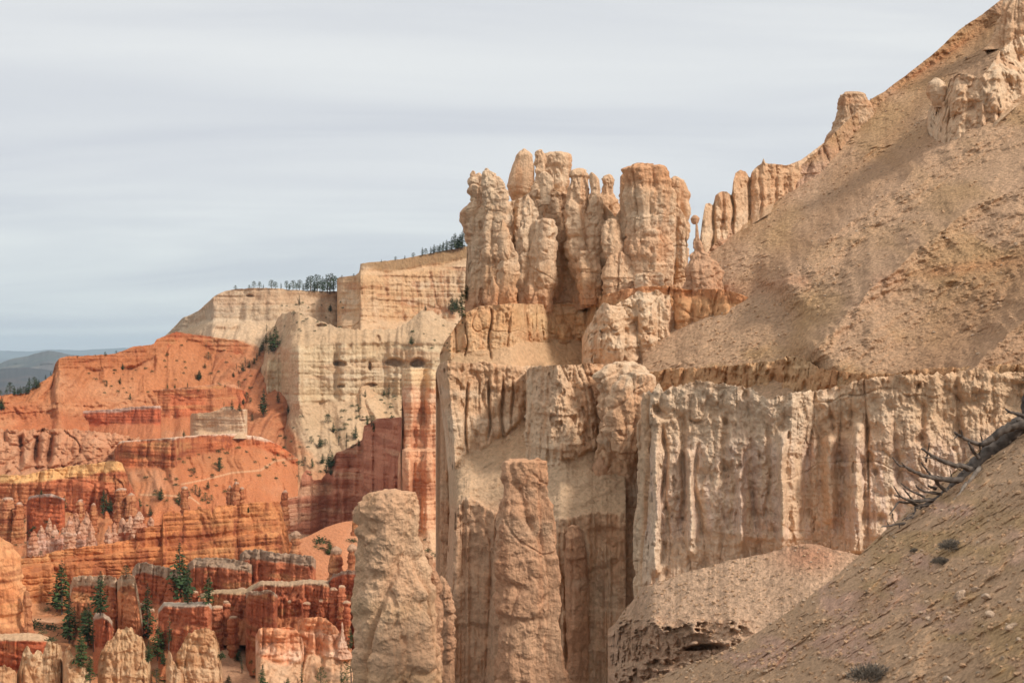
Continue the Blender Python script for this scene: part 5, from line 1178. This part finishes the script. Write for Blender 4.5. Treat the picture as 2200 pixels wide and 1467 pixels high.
def leaf(V, Q, p, d, up, l, w):
    d = d / (np.linalg.norm(d) + 1e-9)
    sd_ = np.cross(d, up); sd_ /= np.linalg.norm(sd_) + 1e-9
    b = len(V)
    V += [p - sd_ * w * 0.3, p + d * l * 0.55 - sd_ * w, p + d * l, p + d * l * 0.55 + sd_ * w]
    Q.append((b, b + 1, b + 2, b + 3))

def spruce(name, Rr, seed, dens=1.0, low=0.1, gaps=0.15, cat=None, mat=None, bent=0.0):
    """unit-height narrow conifer: tapered trunk and drooping whorls of needled branches"""
    rg = np.random.RandomState(seed)
    root = bpy.data.objects.new(name, None); COL.objects.link(root)
    V, Q = [], []
    bx = lambda t: np.array([bent * math.sin(2.2 * t), bent * 0.5 * t * t, t])
    tube(V, Q, [bx(t) for t in (0 - 0.04, .25, .5, .75, 1.0)], [.020, .016, .012, .007, .002], 6)
    fix_tris(V, Q, 'trunk', BARK, root)
    V, Q = [], []
    nt_ = int(26)
    for i in range(nt_):
        t = low + (1 - low) * (i / (nt_ - 1)) ** 0.95
        r = Rr * ((1 - t) / (1 - low)) ** 0.8 * rg.uniform(0.6, 1.2) + 0.008
        if i < 3: r *= 0.7
        nb = int(rg.randint(6, 10) * dens) + 1
        for k in range(nb):
            if rg.rand() < gaps: continue
            an = rg.rand() * 6.283
            dr_ = np.array([math.cos(an), math.sin(an), -0.35 + 0.5 * t])
            L_ = r * rg.uniform(0.6, 1.15)
            p0 = bx(t)
            for m_ in range(4):
                f = (m_ + 0.6) / 4.2
                p = p0 + dr_ * L_ * f + np.array([0, 0, 0.25 * L_ * f * f])
                dd = dr_ + rg.uniform(-.6, .6, 3) + np.array([0, 0, -0.15])
                leaf(V, Q, p, dd, np.array([rg.uniform(-.6, .6), rg.uniform(-.6, .6), 1.0]), L_ * rg.uniform(.3, .6) + .012, L_ * rg.uniform(.10, .22) + 0.007)
    fix_tris(V, Q, 'crown', mat or FOL_D, root)
    return root

def pine(name, seed, spread=0.26, mat=None, low=0.2, nclump=20):
    """unit-height open pine: trunk, limbs and clumped crown with gaps"""
    rg = np.random.RandomState(seed)
    root = bpy.data.objects.new(name, None); COL.objects.link(root)
    V, Q = [], []
    tube(V, Q, [(0, 0, -0.04), (0.01, 0, .3), (-0.012, 0.01, .6), (0.012, 0, .92)], [.028, .022, .016, .006], 7)
    cl = []
    for i in range(nclump):
        t = low + (0.97 - low) * (i + rg.rand() * .6) / nclump
        an = i * 2.4 + rg.rand()
        r = spread * math.sin(min(1, (1.04 - t) / (1.0 - low) * 1.3) * math.pi * 0.55) * rg.uniform(.45, 1.0)
        c = np.array([math.cos(an) * r, math.sin(an) * r, t])
        tube(V, Q, [(0, 0, t - 0.07), tuple(c)], [.009, .003], 5)
        cl.append((c, rg.uniform(.055, .10)))
    fix_tris(V, Q, 'trunk', BARK, root)
    V, Q = [], []
    for c, s in cl:
        for k in range(34):
            v = rg.normal(0, 1, 3); v /= np.linalg.norm(v)
            p = c + v * s * rg.uniform(.3, 1.0) * np.array([1.25, 1.25, .7])
            leaf(V, Q, p, v + rg.uniform(-.5, .5, 3), rg.normal(0, 1, 3), .05, .014)
    fix_tris(V, Q, 'crown', mat or FOL_B, root)
    return root

def shrub_mesh(name, seed, mat, n=110, wd=0.6, hgt=1.0, lf=0.22):
    rg = np.random.RandomState(seed)
    V, Q = [], []
    for k in range(7):
        an = rg.rand() * 6.28
        tube(V, Q, [(0, 0, -0.1), (math.cos(an) * wd * .3, math.sin(an) * wd * .3, .35 * hgt), (math.cos(an) * wd * .6, math.sin(an) * wd * .6, .75 * hgt)], [.03, .02, .008], 4)
    for k in range(n):
        v = rg.normal(0, 1, 3); v /= np.linalg.norm(v); v[2] = abs(v[2]) * .9
        lump = 1 + 0.25 * math.sin(3 * math.atan2(v[1], v[0]) + seed)
        p = v * np.array([wd, wd, hgt * .8]) * rg.uniform(.45, 1.0) * lump + np.array([0, 0, .08])
        leaf(V, Q, p, v + rg.uniform(-.6, .6, 3), rg.normal(0, 1, 3), lf, lf * .32)
    o = fix_tris(V, Q, name, mat)
    return o

def ground_at(px, py):
    best = None
    for nm, PX, PY, P in GRIDS:
        if not (PX.min() - 3 <= px <= PX.max() + 3): continue
        dd = np.abs(PX - px) + np.abs(PY - py)
        k = np.argmin(dd)
        if dd.flat[k] < 9:
            p = P.reshape(-1, 3)[k]
            if best is None or p[1] < best[1]: best = p
    return best

def copy_tree(root):
    r = root.copy(); COL.objects.link(r)
    for ch in root.children:
        c = ch.copy(); COL.objects.link(c); c.parent = r
    return r

KINDS = {'s': [spruce('spruce_tree', .21, 1), spruce('spruce_tree', .18, 2, gaps=.2, mat=FOL_D), spruce('spruce_tree', .23, 3, gaps=.25, low=.14, mat=FOL_B)],
         't': [spruce('slender_conifer', .085, 4, dens=.75, gaps=.35, low=.2, bent=.02), spruce('slender_conifer', .10, 5, dens=.7, gaps=.4, low=.3, bent=.03)],
         'p': [pine('pine_tree', 6, .28, mat=FOL_D), pine('pine_tree', 7, .30, low=.16, mat=FOL_D), pine('pine_tree', 8, .24, mat=FOL_D)],
         'g': [spruce('young_pine', .24, 9, low=.05, mat=FOL_B), pine('young_pine', 10, .36, low=.12, mat=FOL_B, nclump=18)]}
SHR = [shrub_mesh('shrub', 11, SHRUB), shrub_mesh('shrub', 12, SHRUB, wd=.8), shrub_mesh('shrub', 13, FOL_B, wd=.7)]
used = set()
ORD = ['first', 'second', 'third', 'fourth', 'fifth', 'sixth', 'seventh', 'eighth', 'ninth', 'tenth', 'eleventh', 'twelfth', 'thirteenth', 'fourteenth', 'fifteenth', 'sixteenth', 'seventeenth', 'eighteenth', 'nineteenth', 'twentieth']
def ordw(i):
    if i < 20: return ORD[i]
    tens = {2: 'twenty', 3: 'thirty', 4: 'forty', 5: 'fifty', 6: 'sixty'}
    a, b = (i + 1) // 10, (i + 1) % 10
    if b == 0: return {2: 'twentieth', 3: 'thirtieth', 4: 'fortieth', 5: 'fiftieth', 6: 'sixtieth'}[a]
    return tens[a] + ' ' + ORD[b - 1]

def plant_row(rows, zone, group, seed=0):
    """rows: (x, base y, height px, kind). Each plant is its own object, labelled by its order from the left."""
    rg = random.Random(seed)
    rows = sorted(rows)
    look = {'s': ('dark full spruce', 'conifer'), 't': ('slender sparse conifer', 'conifer'), 'p': ('dark open crowned pine', 'pine tree'), 'g': ('bright green young pine', 'pine tree'), 'b': ('small dark shrub', 'shrub')}
    cnt = {}
    tot = {k: sum(1 for r in rows if r[3] == k) for k in look}
    for (x, y, h, k) in rows:
        g = ground_at(x, y)
        if g is None: continue
        i = cnt.get(k, 0); cnt[k] = i + 1
        H = h / F * g[1]
        if k == 'b':
            src = SHR[rg.randrange(3)]; H *= 0.9
        else:
            src = KINDS[k][rg.randrange(len(KINDS[k]))]
        o = copy_tree(src) if src.name in used else src
        used.add(src.name)
        o.location = (float(g[0]), float(g[1]) - 0.15 * H * (k != 'b'), float(g[2]) - 0.02 * H)
        wsc = rg.uniform(.9, 1.2) * (1.25 if h < 45 else 0.95)
        o.scale = (H * wsc, H * wsc, H)
        o.rotation_euler = (0, 0, rg.uniform(0, 6.28))
        nm, cat = look[k]
        if tot[k] == 1: lb = f'{nm}, the only one {zone}'
        elif i == tot[k] - 1: lb = f'{nm}, rightmost of its kind {zone}'
        elif i == 0: lb = f'{nm}, leftmost of its kind {zone}'
        else: lb = f'{nm}, {ordw(i)} from the left {zone}'
        tag(o, lb, cat, group)

plant_row([(506, 622, 10, 'p'), (536, 620, 9, 'p'), (546, 619, 15, 'p'), (558, 619, 14, 'p'), (566, 619, 9, 's'), (584, 619, 18, 'p'), (593, 619, 15, 'p'), (604, 620, 13, 's'), (616, 621, 19, 'p'), (630, 621, 21, 'p'), (645, 622, 22, 'p'),
           (659, 625, 26, 's'), (668, 625, 32, 'p'), (675, 626, 24, 's'), (682, 625, 36, 'p'), (689, 626, 22, 'p'), (695, 625, 32, 's'), (703, 628, 30, 'p'), (710, 629, 42, 'p'), (718, 627, 34, 'p'), (652, 623, 16, 's'), (638, 622, 14, 'p'), (623, 621, 14, 's')],
          'on the pale plateau rim', 'trees along the pale plateau rim', 1)
plant_row([(735, 597, 7, 'p'), (760, 593, 6, 'p'), (820, 563, 7, 's'), (850, 559, 9, 'p'), (870, 557, 9, 's'), (888, 553, 11, 'p'), (907, 549, 18, 's'), (915, 548, 15, 'p'), (925, 545, 16, 's'), (933, 544, 20, 's'), (940, 543, 15, 'p'), (946, 542, 19, 's'),
           (953, 540, 22, 's'), (959, 539, 24, 's'), (965, 538, 20, 'p'), (970, 537, 28, 's'), (978, 536, 36, 's'), (983, 535, 26, 's'), (988, 534, 33, 's'), (994, 533, 37, 's')],
          'on the buff cliff rim', 'trees along the buff cliff rim', 2)
plant_row([(1003, 646, 36, 's'), (990, 683, 60, 's'), (972, 672, 36, 's'), (981, 668, 30, 's'), (963, 668, 18, 't')], 'beside the left castle tower', 'conifers behind the left castle tower', 3)
plant_row([(569, 891, 58, 's'), (598, 866, 24, 's'), (543, 904, 16, 's'), (619, 886, 18, 's'), (593, 750, 52, 's'), (587, 756, 34, 's'), (573, 740, 24, 's'), (562, 756, 22, 's'), (579, 759, 18, 'p'), (552, 774, 16, 's'), (528, 785, 22, 't'), (522, 797, 18, 's'),
           (509, 797, 18, 't'), (503, 810, 12, 's'), (514, 823, 14, 'p'), (557, 764, 18, 's'), (567, 750, 24, 's'), (546, 782, 15, 's'), (582, 742, 30, 's'), (568, 718, 24, 't'), (430, 813, 18, 's'), (643, 654, 24, 't'), (711, 670, 17, 's'), (631, 678, 10, 'p'),
           (531, 858, 16, 'p'), (538, 864, 12, 'p'), (499, 880, 22, 's'), (515, 882, 18, 's'), (482, 874, 14, 't'), (524, 868, 14, 's'), (535, 790, 16, 's')],
          'in the gully left of the cave cliff', 'trees in the gully by the cave cliff', 4)
plant_row([(884, 740, 20, 's'), (915, 660, 12, 's'), (932, 660, 10, 's'), (837, 855, 36, 't'), (824, 850, 14, 's'), (775, 867, 24, 't'), (786, 852, 16, 's'), (705, 909, 20, 'p'), (716, 929, 22, 's'), (765, 942, 30, 's'), (771, 958, 16, 's'), (789, 909, 22, 's'), (798, 915, 24, 'p'),
           (803, 928, 18, 's'), (668, 952, 16, 'p'), (689, 960, 24, 's'), (700, 955, 14, 'p'), (727, 956, 26, 't'), (743, 963, 26, 't'), (746, 940, 12, 's'), (694, 995, 22, 's'), (703, 1003, 32, 's'), (713, 1003, 34, 's'), (671, 1004, 22, 's'), (655, 990, 10, 'p'),
           (708, 975, 20, 't'), (700, 1016, 20, 's'), (712, 1020, 22, 's')],
          'on the debris cone under the caves', 'trees on the pale debris cone', 5)
plant_row([(264, 795, 15, 's'), (230, 830, 14, 's'), (259, 825, 16, 's'), (281, 859, 16, 's'), (360, 827, 13, 's'), (376, 831, 10, 's'), (429, 815, 22, 's'), (448, 772, 16, 'p'), (403, 826, 11, 's'), (227, 765, 10, 'p'), (250, 760, 7, 'p'), (167, 769, 5, 'p'), (205, 765, 4, 'p'), (440, 790, 12, 's')],
          'on the orange spur', 'trees on the orange spur', 6)
plant_row([(5, 880, 30, 's'), (14, 848, 12, 'p'), (24, 846, 26, 'p'), (32, 848, 20, 's'), (39, 848, 16, 's'), (45, 848, 20, 's'), (52, 846, 16, 'p'), (57, 846, 20, 's'), (65, 843, 34, 's'), (72, 838, 14, 's'), (78, 834, 22, 's'), (84, 830, 16, 's'), (75, 830, 22, 'p'), (2, 850, 12, 'p'), (98, 815, 10, 's'), (110, 806, 8, 's')],
          'on the low saddle at far left', 'trees on the saddle at far left', 7)
plant_row([(89, 1056, 12, 's'), (140, 1094, 32, 's'), (224, 1102, 54, 's'), (237, 1100, 32, 's'), (31, 1100, 18, 's'), (346, 1074, 30, 's'), (386, 1084, 30, 's'), (303, 1089, 20, 'g'), (324, 1108, 22, 's'), (421, 1059, 20, 'g'), (447, 1048, 18, 's'), (443, 1075, 18, 'g'), (455, 1074, 12, 'g'),
           (417, 1018, 15, 'p'), (472, 1010, 30, 's'), (365, 1025, 7, 'p'), (395, 937, 14, 's'), (534, 1100, 12, 'g'), (430, 1066, 22, 's'), (88, 1194, 12, 'p'), (272, 1238, 26, 'p'), (230, 1084, 30, 't'), (471, 1002, 16, 's')],
          'among the middle orange walls', 'trees among the middle orange walls', 8)
plant_row([(89, 1339, 122, 't'), (139, 1309, 112, 's'), (125, 1306, 72, 's'), (154, 1374, 97, 's'), (219, 1314, 94, 's'), (193, 1377, 87, 's'), (178, 1426, 77, 'g'), (204, 1393, 68, 't'), (203, 1462, 57, 's'), (322, 1377, 120, 's'), (321, 1420, 46, 's'), (342, 1412, 76, 's'), (352, 1427, 30, 's'),
           (366, 1388, 72, 't'), (390, 1284, 122, 's'), (406, 1290, 86, 's'), (450, 1298, 66, 's'), (493, 1394, 40, 't'), (337, 1472, 38, 'g'), (493, 1472, 26, 's'), (708, 1189, 32, 'g'), (565, 1472, 48, 's'), (648, 1472, 50, 't'), (690, 1474, 46, 'g'), (734, 1472, 52, 't'), (754, 1391, 48, 's'),
           (755, 1470, 62, 'g'), (516, 1420, 28, 's'), (523, 1442, 34, 't'), (214, 1300, 60, 't'), (165, 1350, 50, 't'), (148, 1360, 60, 's'), (185, 1340, 40, 's'), (398, 1270, 60, 's'), (349, 1396, 40, 's'), (620, 1476, 24, 's')],
          'among the lower left hoodoos', 'trees among the lower left hoodoos', 9)
rg = random.Random(77)
def scatter(n, poly_x, f_lo, f_hi, hs, zone, group, seed):
    rr = random.Random(seed)
    rows = []
    for _ in range(n):
        x = rr.uniform(*poly_x)
        y = rr.uniform(ip(f_lo, x), ip(f_hi, x))
        rows.append((x, y, rr.uniform(*hs), 'b'))
    plant_row(rows, zone, group, seed)
scatter(46, (180, 540), [(180, 800), (300, 790), (400, 730), (540, 760)], [(180, 850), (400, 840), (540, 860)], (3, 6), 'on the orange slope below the skyline', 'shrubs on the orange slope', 21)
scatter(58, (600, 860), [(600, 900), (700, 880), (860, 850)], [(600, 1000), (700, 1040), (780, 940), (860, 890)], (3.5, 7.5), 'on the debris cone under the caves', 'shrubs on the pale debris cone', 22)
scatter(22, (600, 740), [(600, 650), (740, 640)], [(600, 740), (740, 700)], (3, 5), 'on the pale ledges above the caves', 'shrubs on the pale ledges', 23)
scatter(20, (870, 1000), [(870, 660), (1000, 690)], [(870, 760), (1000, 760)], (3, 5), 'on the pale slope left of the platform', 'shrubs left of the platform', 24)
scatter(50, (300, 660), [(300, 1020), (450, 960), (660, 960)], [(300, 1090), (450, 1085), (660, 1060)], (4, 8), 'on the sand slope behind the long fin', 'shrubs behind the long fin', 25)
plant_row([(101, 1312, 10, 'b'), (122, 1330, 12, 'b'), (126, 1338, 10, 'b'), (73, 1350, 24, 'b'), (109, 1352, 20, 'b'), (110, 1376, 14, 'b'), (482, 1412, 16, 'b'), (689, 1168, 22, 'b'), (752, 1164, 10, 'b'), (761, 1165, 11, 'b'), (678, 1176, 7, 'b'), (690, 1180, 8, 'b'), (481, 1416, 14, 'b'),
           (547, 1444, 10, 'b'), (540, 1425, 9, 'b'), (60, 1345, 14, 'b'), (92, 1362, 12, 'b'), (510, 1380, 7, 'b')], 'between the lower left hoodoos', 'shrubs between the lower left hoodoos', 26)
scatter(26, (20, 180), [(20, 1120), (180, 1110)], [(20, 1180), (180, 1140)], (4, 8), 'on the scree left of the white spires', 'shrubs by the white spires', 27)
plant_row([(920, 1185, 10, 'b'), (935, 1195, 12, 'b'), (912, 1160, 6, 'b'), (950, 1170, 7, 'b')], 'in the gap right of the pale pillar', 'shrubs in the gap by the pale pillar', 28)

# ---- the dead tree lying over the near slope
DEAD = plain_material('weathered_wood', (0.125, 0.10, 0.083), 0.9, 0.35, 14)
DEADP = plain_material('peeled_wood', (0.30, 0.24, 0.19), 0.9, 0.3, 18)
def zb(x, y):               # coordinates traced in a 4.584x enlargement of the corner (1880,840)
    return (1880 + x / 4.584, 840 + y / 4.584)
def wp3(p, off=0.0):
    px, py = p
    Y = 15.35 + off
    return W(px, py, Y)
dead = bpy.data.objects.new('dead_tree', None); COL.objects.link(dead)
dead.location = W(2140, 935, 15.35)
tag(dead, 'bare dark dead tree lying over the edge of the near slope at right', 'dead tree')
def limb(name, pts, r0, r1, off0=0.0, off1=0.0, mat=DEAD, ns=8):
    n_ = len(pts)
    P3 = []
    rg_ = np.random.RandomState(int(pts[0][0] * 7 + pts[-1][1]) % 9999)
    P_ = np.array([zb(*p) for p in pts], float)
    # resample with a little wobble
    m_ = max(n_ * 4, 8)
    tt = np.linspace(0, n_ - 1, m_)
    xs = np.interp(tt, np.arange(n_), P_[:, 0]); ys = np.interp(tt, np.arange(n_), P_[:, 1])
    ker = np.array([.25, .5, .25])
    for _ in range(2):
        xs[1:-1] = np.convolve(xs, ker, 'valid'); ys[1:-1] = np.convolve(ys, ker, 'valid')
    rad = []
    for i in range(m_):
        f = i / (m_ - 1)
        px = xs[i] + rg_.uniform(-.5, .5); py = ys[i] + rg_.uniform(-.5, .5)
        P3.append(wp3((px, py), off0 + (off1 - off0) * f + rg_.uniform(-.01, .01)))
        rad.append((r0 + (r1 - r0) * f) / F * 15.35 * 1.3 / 4.584 * rg_.uniform(.88, 1.12))
    V, Q = [], []
    tube(V, Q, P3, rad, ns)
    o = fix_tris([np.array(v) - np.array(dead.location) for v in V], Q, name, mat, dead)
    for p in o.data.polygons: p.use_smooth = True
    return o
limb('trunk', [(1640, 300), (1467, 350), (1390, 400), (1290, 480), (1180, 560), (1090, 640), (980, 740), (880, 850), (770, 950), (660, 1040), (580, 1090), (500, 1110)], 95, 12, 0.1, 0.0, ns=14)
limb('trunk', [(1640, 280), (1460, 330), (1340, 345), (1230, 400), (1140, 480), (1050, 530)], 38, 22, -0.25, -0.25, ns=10)
limb('trunk', [(1600, -60), (1470, 40), (1470, 120), (1480, 240), (1500, 340)], 8, 34, -0.2, -0.1, ns=9)
limb('branch', [(1480, 250), (1400, 225), (1320, 205), (1285, 175)], 18, 6, -.2, -.3)
limb('branch', [(1320, 205), (1290, 225)], 7, 3, -.2, -.3)
limb('branch', [(1480, 300), (1420, 280), (1390, 290)], 16, 5, -.2, -.3)
limb('branch', [(1050, 530), (950, 500), (880, 465), (800, 425), (785, 405)], 17, 9, -.2, -.4)
limb('branch', [(815, 440), (775, 470)], 7, 4, -.35, -.4)
limb('branch', [(860, 440), (850, 385)], 7, 3, -.35, -.4)
limb('branch', [(1030, 540), (1035, 580), (1030, 625)], 7, 4, -.2, -.1)
limb('branch', [(1055, 490), (1035, 405)], 6, 2, -.2, -.3)
limb('branch', [(1020, 660), (965, 590), (920, 510)], 15, 8, -.1, -.3)
limb('branch', [(940, 770), (860, 735), (790, 735), (700, 705), (600, 660), (520, 610), (460, 565)], 22, 8, -.05, -.6)
limb('branch', [(600, 660), (550, 655), (490, 655)], 9, 4, -.4, -.6)
limb('branch', [(500, 700), (520, 600), (535, 510)], 8, 3, -.4, -.6)
limb('branch', [(860, 870), (760, 880), (640, 860), (540, 850), (440, 820), (350, 775), (290, 740), (240, 735)], 24, 7, -.05, -.8)
limb('branch', [(300, 750), (265, 705)], 7, 3, -.7, -.8)
limb('branch', [(240, 735), (200, 690), (170, 650)], 7, 4, -.8, -.9)
limb('branch', [(700, 980), (630, 930), (590, 870), (540, 820), (490, 750), (455, 705)], 15, 5, -.1, -.5)
limb('branch', [(650, 1010), (560, 1000), (490, 990), (430, 960), (400, 925)], 13, 5, -.05, -.4)
limb('branch', [(560, 870), (610, 830), (660, 850)], 5, 2, -.3, -.3)
limb('branch', [(760, 870), (745, 800), (735, 765)], 6, 2, -.1, -.2)
limb('branch', [(870, 800), (800, 755)], 4, 2, -.1, -.2)
limb('branch', [(600, 960), (560, 950), (520, 930)], 16, 5, -.1, -.2)
limb('branch', [(610, 1075), (520, 1070), (440, 1085), (370, 1080), (300, 1065), (240, 1030), (185, 935)], 17, 4, 0, -.5)
limb('branch', [(480, 1040), (420, 1010), (350, 980), (290, 935), (250, 905)], 10, 3, -.2, -.5)
limb('branch', [(370, 1075), (330, 1020), (280, 960)], 8, 4, -.2, -.4)
limb('branch', [(240, 1040), (190, 1025)], 8, 4, -.4, -.5)
limb('branch', [(560, 1110), (500, 1120), (420, 1130), (360, 1095), (290, 1100), (240, 1085), (200, 1130), (170, 1180), (140, 1215)], 14, 4, 0, -.5)
limb('branch', [(480, 1120), (440, 1160), (400, 1140)], 10, 5, 0, -.2)
limb('branch', [(170, 1200), (175, 1260), (200, 1300)], 5, 2, -.4, -.4)
limb('branch', [(400, 1140), (395, 1190), (370, 1230), (300, 1250), (270, 1270)], 8, 4, -.1, -.3)
limb('branch', [(410, 1240), (350, 1250), (300, 1270)], 8, 4, -.1, -.3)
limb('branch', [(390, 1200), (340, 1210), (310, 1240)], 6, 3, -.1, -.3)
limb('branch', [(420, 1270), (360, 1300), (290, 1305), (200, 1310), (130, 1325), (65, 1335)], 14, 5, .1, -.3)
limb('branch', [(240, 1310), (240, 1350)], 6, 3, -.2, -.2)
limb('branch', [(130, 1320), (115, 1280)], 5, 2, -.2, -.3)
limb('peeled_branch', [(1040, 750), (960, 850), (900, 930), (850, 990)], 17, 8, -.35, -.5, DEADP)
limb('peeled_branch', [(900, 900), (840, 1010), (760, 1100), (680, 1200), (600, 1290)], 14, 5, -.5, -.9, DEADP)
limb('branch', [(1460, 560), (1390, 680), (1330, 760), (1270, 830)], 14, 5, -.5, -.8, DEADP)

# ---- dry tuft, dark stones and loose rocks on the near slope
def near_pt(px, py):
    nm, PX, PY, P = [g for g in GRIDS if g[0] == 'foreground_slope'][0]
    k = np.argmin(np.abs(PX - px) + np.abs(PY - py))
    return P.reshape(-1, 3)[k]
DRY = plain_material('dry_twigs', (0.17, 0.14, 0.11), 0.95, 0.4, 30)
rgn = np.random.RandomState(3)
V, Q = [], []
for k in range(1500):
    v = rgn.normal(0, 1, 3); v /= np.linalg.norm(v); v[2] = abs(v[2])
    r = rgn.uniform(.25, 1.0)
    p = v * r * np.array([.155, .15, .11]) + np.array([0.03 * v[0], 0, 0.01])
    leaf(V, Q, p, v + rgn.uniform(-.7, .7, 3) + np.array([.3, 0, .2]), rgn.normal(0, 1, 3), .040, .0035)
tf = fix_tris(V, Q, 'dry_shrub', DRY)
q = near_pt(1872, 1466)
tf.location = (float(q[0]), float(q[1]), float(q[2]) + 0.01)
tag(tf, 'grey dry tuft of a shrub at the bottom of the near slope', 'shrub')
for (px, py, sc, lb) in [(2043, 1180, .55, 'dark dry little plant on the near slope below the dead tree'), (2022, 1212, .4, 'smaller grey dry plant just left of the dark one on the near slope'), (1965, 1186, .22, 'tiny dark sprig, leftmost plant on the near slope edge')]:
    c = tf.copy(); COL.objects.link(c); c.data = tf.data
    q = near_pt(px, py); s_ = sc * q[1] / 10.0
    c.location = tuple(map(float, q)); c.scale = (s_, s_, s_); c.rotation_euler = (0, 0, px)
    tag(c, lb, 'shrub')

def stone_mesh(seed, sub=2):
    rg_ = np.random.RandomState(seed)
    import bmesh
    bm = bmesh.new()
    bmesh.ops.create_icosphere(bm, subdivisions=sub, radius=1.0)
    V = np.array([v.co[:] for v in bm.verts])
    F_ = np.array([[v.index for v in f.verts] for f in bm.faces])
    bm.free()
    # cut by random planes for an angular broken stone
    for _ in range(9):
        nrm = rg_.normal(0, 1, 3); nrm /= np.linalg.norm(nrm)
        h = rg_.uniform(.45, .85)
        t = V @ nrm
        V = V - np.maximum(t - h, 0)[:, None] * nrm
    V *= rg_.uniform(.6, 1.2, 3)
    return V, F_
PROT = [stone_mesh(i, 2 if i < 4 else 1) for i in range(10)]
def stones(name, pts, sizes, cols, mat, label, seed, protos=range(4, 10), sink=0.25, **kw):
    rg_ = np.random.RandomState(seed)
    Vs, Fs, Cs, off = [], [], [], 0
    for p, s, c in zip(pts, sizes, cols):
        V, F_ = PROT[protos[rg_.randint(len(protos))]]
        a, b, c_ = rg_.uniform(0, 6.28, 3)
        ca, sa, cb, sb = math.cos(a), math.sin(a), math.cos(b), math.sin(b)
        Rz = np.array([[ca, -sa, 0], [sa, ca, 0], [0, 0, 1]]); Rx = np.array([[1, 0, 0], [0, cb, -sb], [0, sb, cb]])
        W_ = (V @ Rz.T @ Rx.T) * s * np.array([1, 1, .75]) + p + np.array([0, 0, s * (0.5 - sink)])
        Vs.append(W_); Fs.append(F_ + off); Cs.append(np.repeat(c[None], len(V), 0)); off += len(V)
    V = np.concatenate(Vs); Q = np.concatenate(Fs); C = np.concatenate(Cs)
    o = mesh_obj(name, V, Q, C, mat)
    o.data.polygons.foreach_set('use_smooth', np.zeros(len(Q), bool))
    return tag(o, label, **kw)
def scatter_stones(gname, n, box, smin, smax, seed, powr=2.5, dens=None):
    rg_ = np.random.RandomState(seed)
    nm, PX, PY, P = [g for g in GRIDS if g[0] == gname][0]
    m = (PX > box[0]) & (PX < box[2]) & (PY > box[1]) & (PY < box[3])
    if dens is not None: m &= dens(PX, PY, P)
    idx = np.flatnonzero(m.ravel())
    Pf = P.reshape(-1, 3)
    w = Pf[idx, 1] ** 1.5                                          # roughly even per square metre
    k = rg_.choice(idx, size=n, p=w / w.sum())
    pts = Pf[k]
    sz = smin + (smax - smin) * rg_.rand(n) ** powr
    base = lin((210, 172, 136)); alt = lin((198, 158, 122)); grey = lin((202, 174, 146))
    t = rg_.rand(n)[:, None]
    c = base * t + alt * (1 - t)
    g = (rg_.rand(n) < .2)[:, None]
    c = np.where(g, grey, c) * rg_.uniform(.85, 1.12, n)[:, None]
    return pts, sz, c
a_, b_, c_ = scatter_stones('foreground_slope', 6000, (1330, 880, 2240, 1500), .005, .034, 5, 5.0, lambda PX, PY, P: fbm(PX / 60, PY / 30, .3, 3, 6) > -0.25)
stones('gravel', a_, b_, c_, M_NEAR, 'loose angular gravel strewn over the near slope', 6, kind='stuff')
a_, b_, c_ = scatter_stones('debris_apron', 3000, (1320, 1150, 1960, 1400), .025, .14, 7, 5.0)
stones('rubble', a_, b_, c_, M_MID, 'loose rubble on the debris apron under the fluted wall', 8, kind='stuff')
a_, b_, c_ = scatter_stones('hillside', 3500, (1480, 0, 2230, 800), .04, .26, 9, 6.0, lambda PX, PY, P: fbm(PX / 70, PY / 40, .3, 3, 9) > -0.15)
stones('scree', a_, b_, c_, M_MID, 'scattered blocks on the tan scree hillside', 10, kind='stuff')
rk = [(2062, 1282, .085, 'pale pinkish stone, largest on the near slope, right of centre'), (2098, 1268, .06, 'buff stone just right of the largest pale stone'), (2120, 1285, .05, 'small tan stone right of the buff stone'),
      (2128, 1322, .05, 'flat stone below the small tan stone on the near slope'), (2175, 1350, .06, 'stone near the right edge of the near slope'), (2035, 1462, .05, 'pale stone at the bottom edge right of the dry tuft'), (1994, 1330, .035, 'small stone upslope of the dry tuft')]
for i, (px, py, s_, lb) in enumerate(rk):
    q = near_pt(px, py)
    stones('stone', [q], [s_], [lin((214, 184, 156))], M_NEAR, lb, 40 + i, protos=[i % 4], cat='stone')

# ================================================================== HAZE
import bmesh
bm = bmesh.new()
bmesh.ops.create_cube(bm, size=1.0)
me = bpy.data.meshes.new('haze'); bm.to_mesh(me); bm.free()
hz = bpy.data.objects.new('haze', me); COL.objects.link(hz)
hz.location = (0, 25500, 60); hz.scale = (190000, 63000, 800)
hm = bpy.data.materials.new('air'); hm.use_nodes = True
t = hm.node_tree; t.nodes.clear()
ho = t.nodes.new('ShaderNodeOutputMaterial'); hv = t.nodes.new('ShaderNodeVolumePrincipled')
hv.inputs['Color'].default_value = (0.72, 0.87, 1.0, 1)
hv.inputs['Density'].default_value = 0.000024
hv.inputs['Anisotropy'].default_value = 0.0
t.links.new(hv.outputs[0], ho.inputs['Volume'])
me.materials.append(hm)
tag(hz, 'thin pale haze in the air over the far plain', 'haze', None, 'stuff')
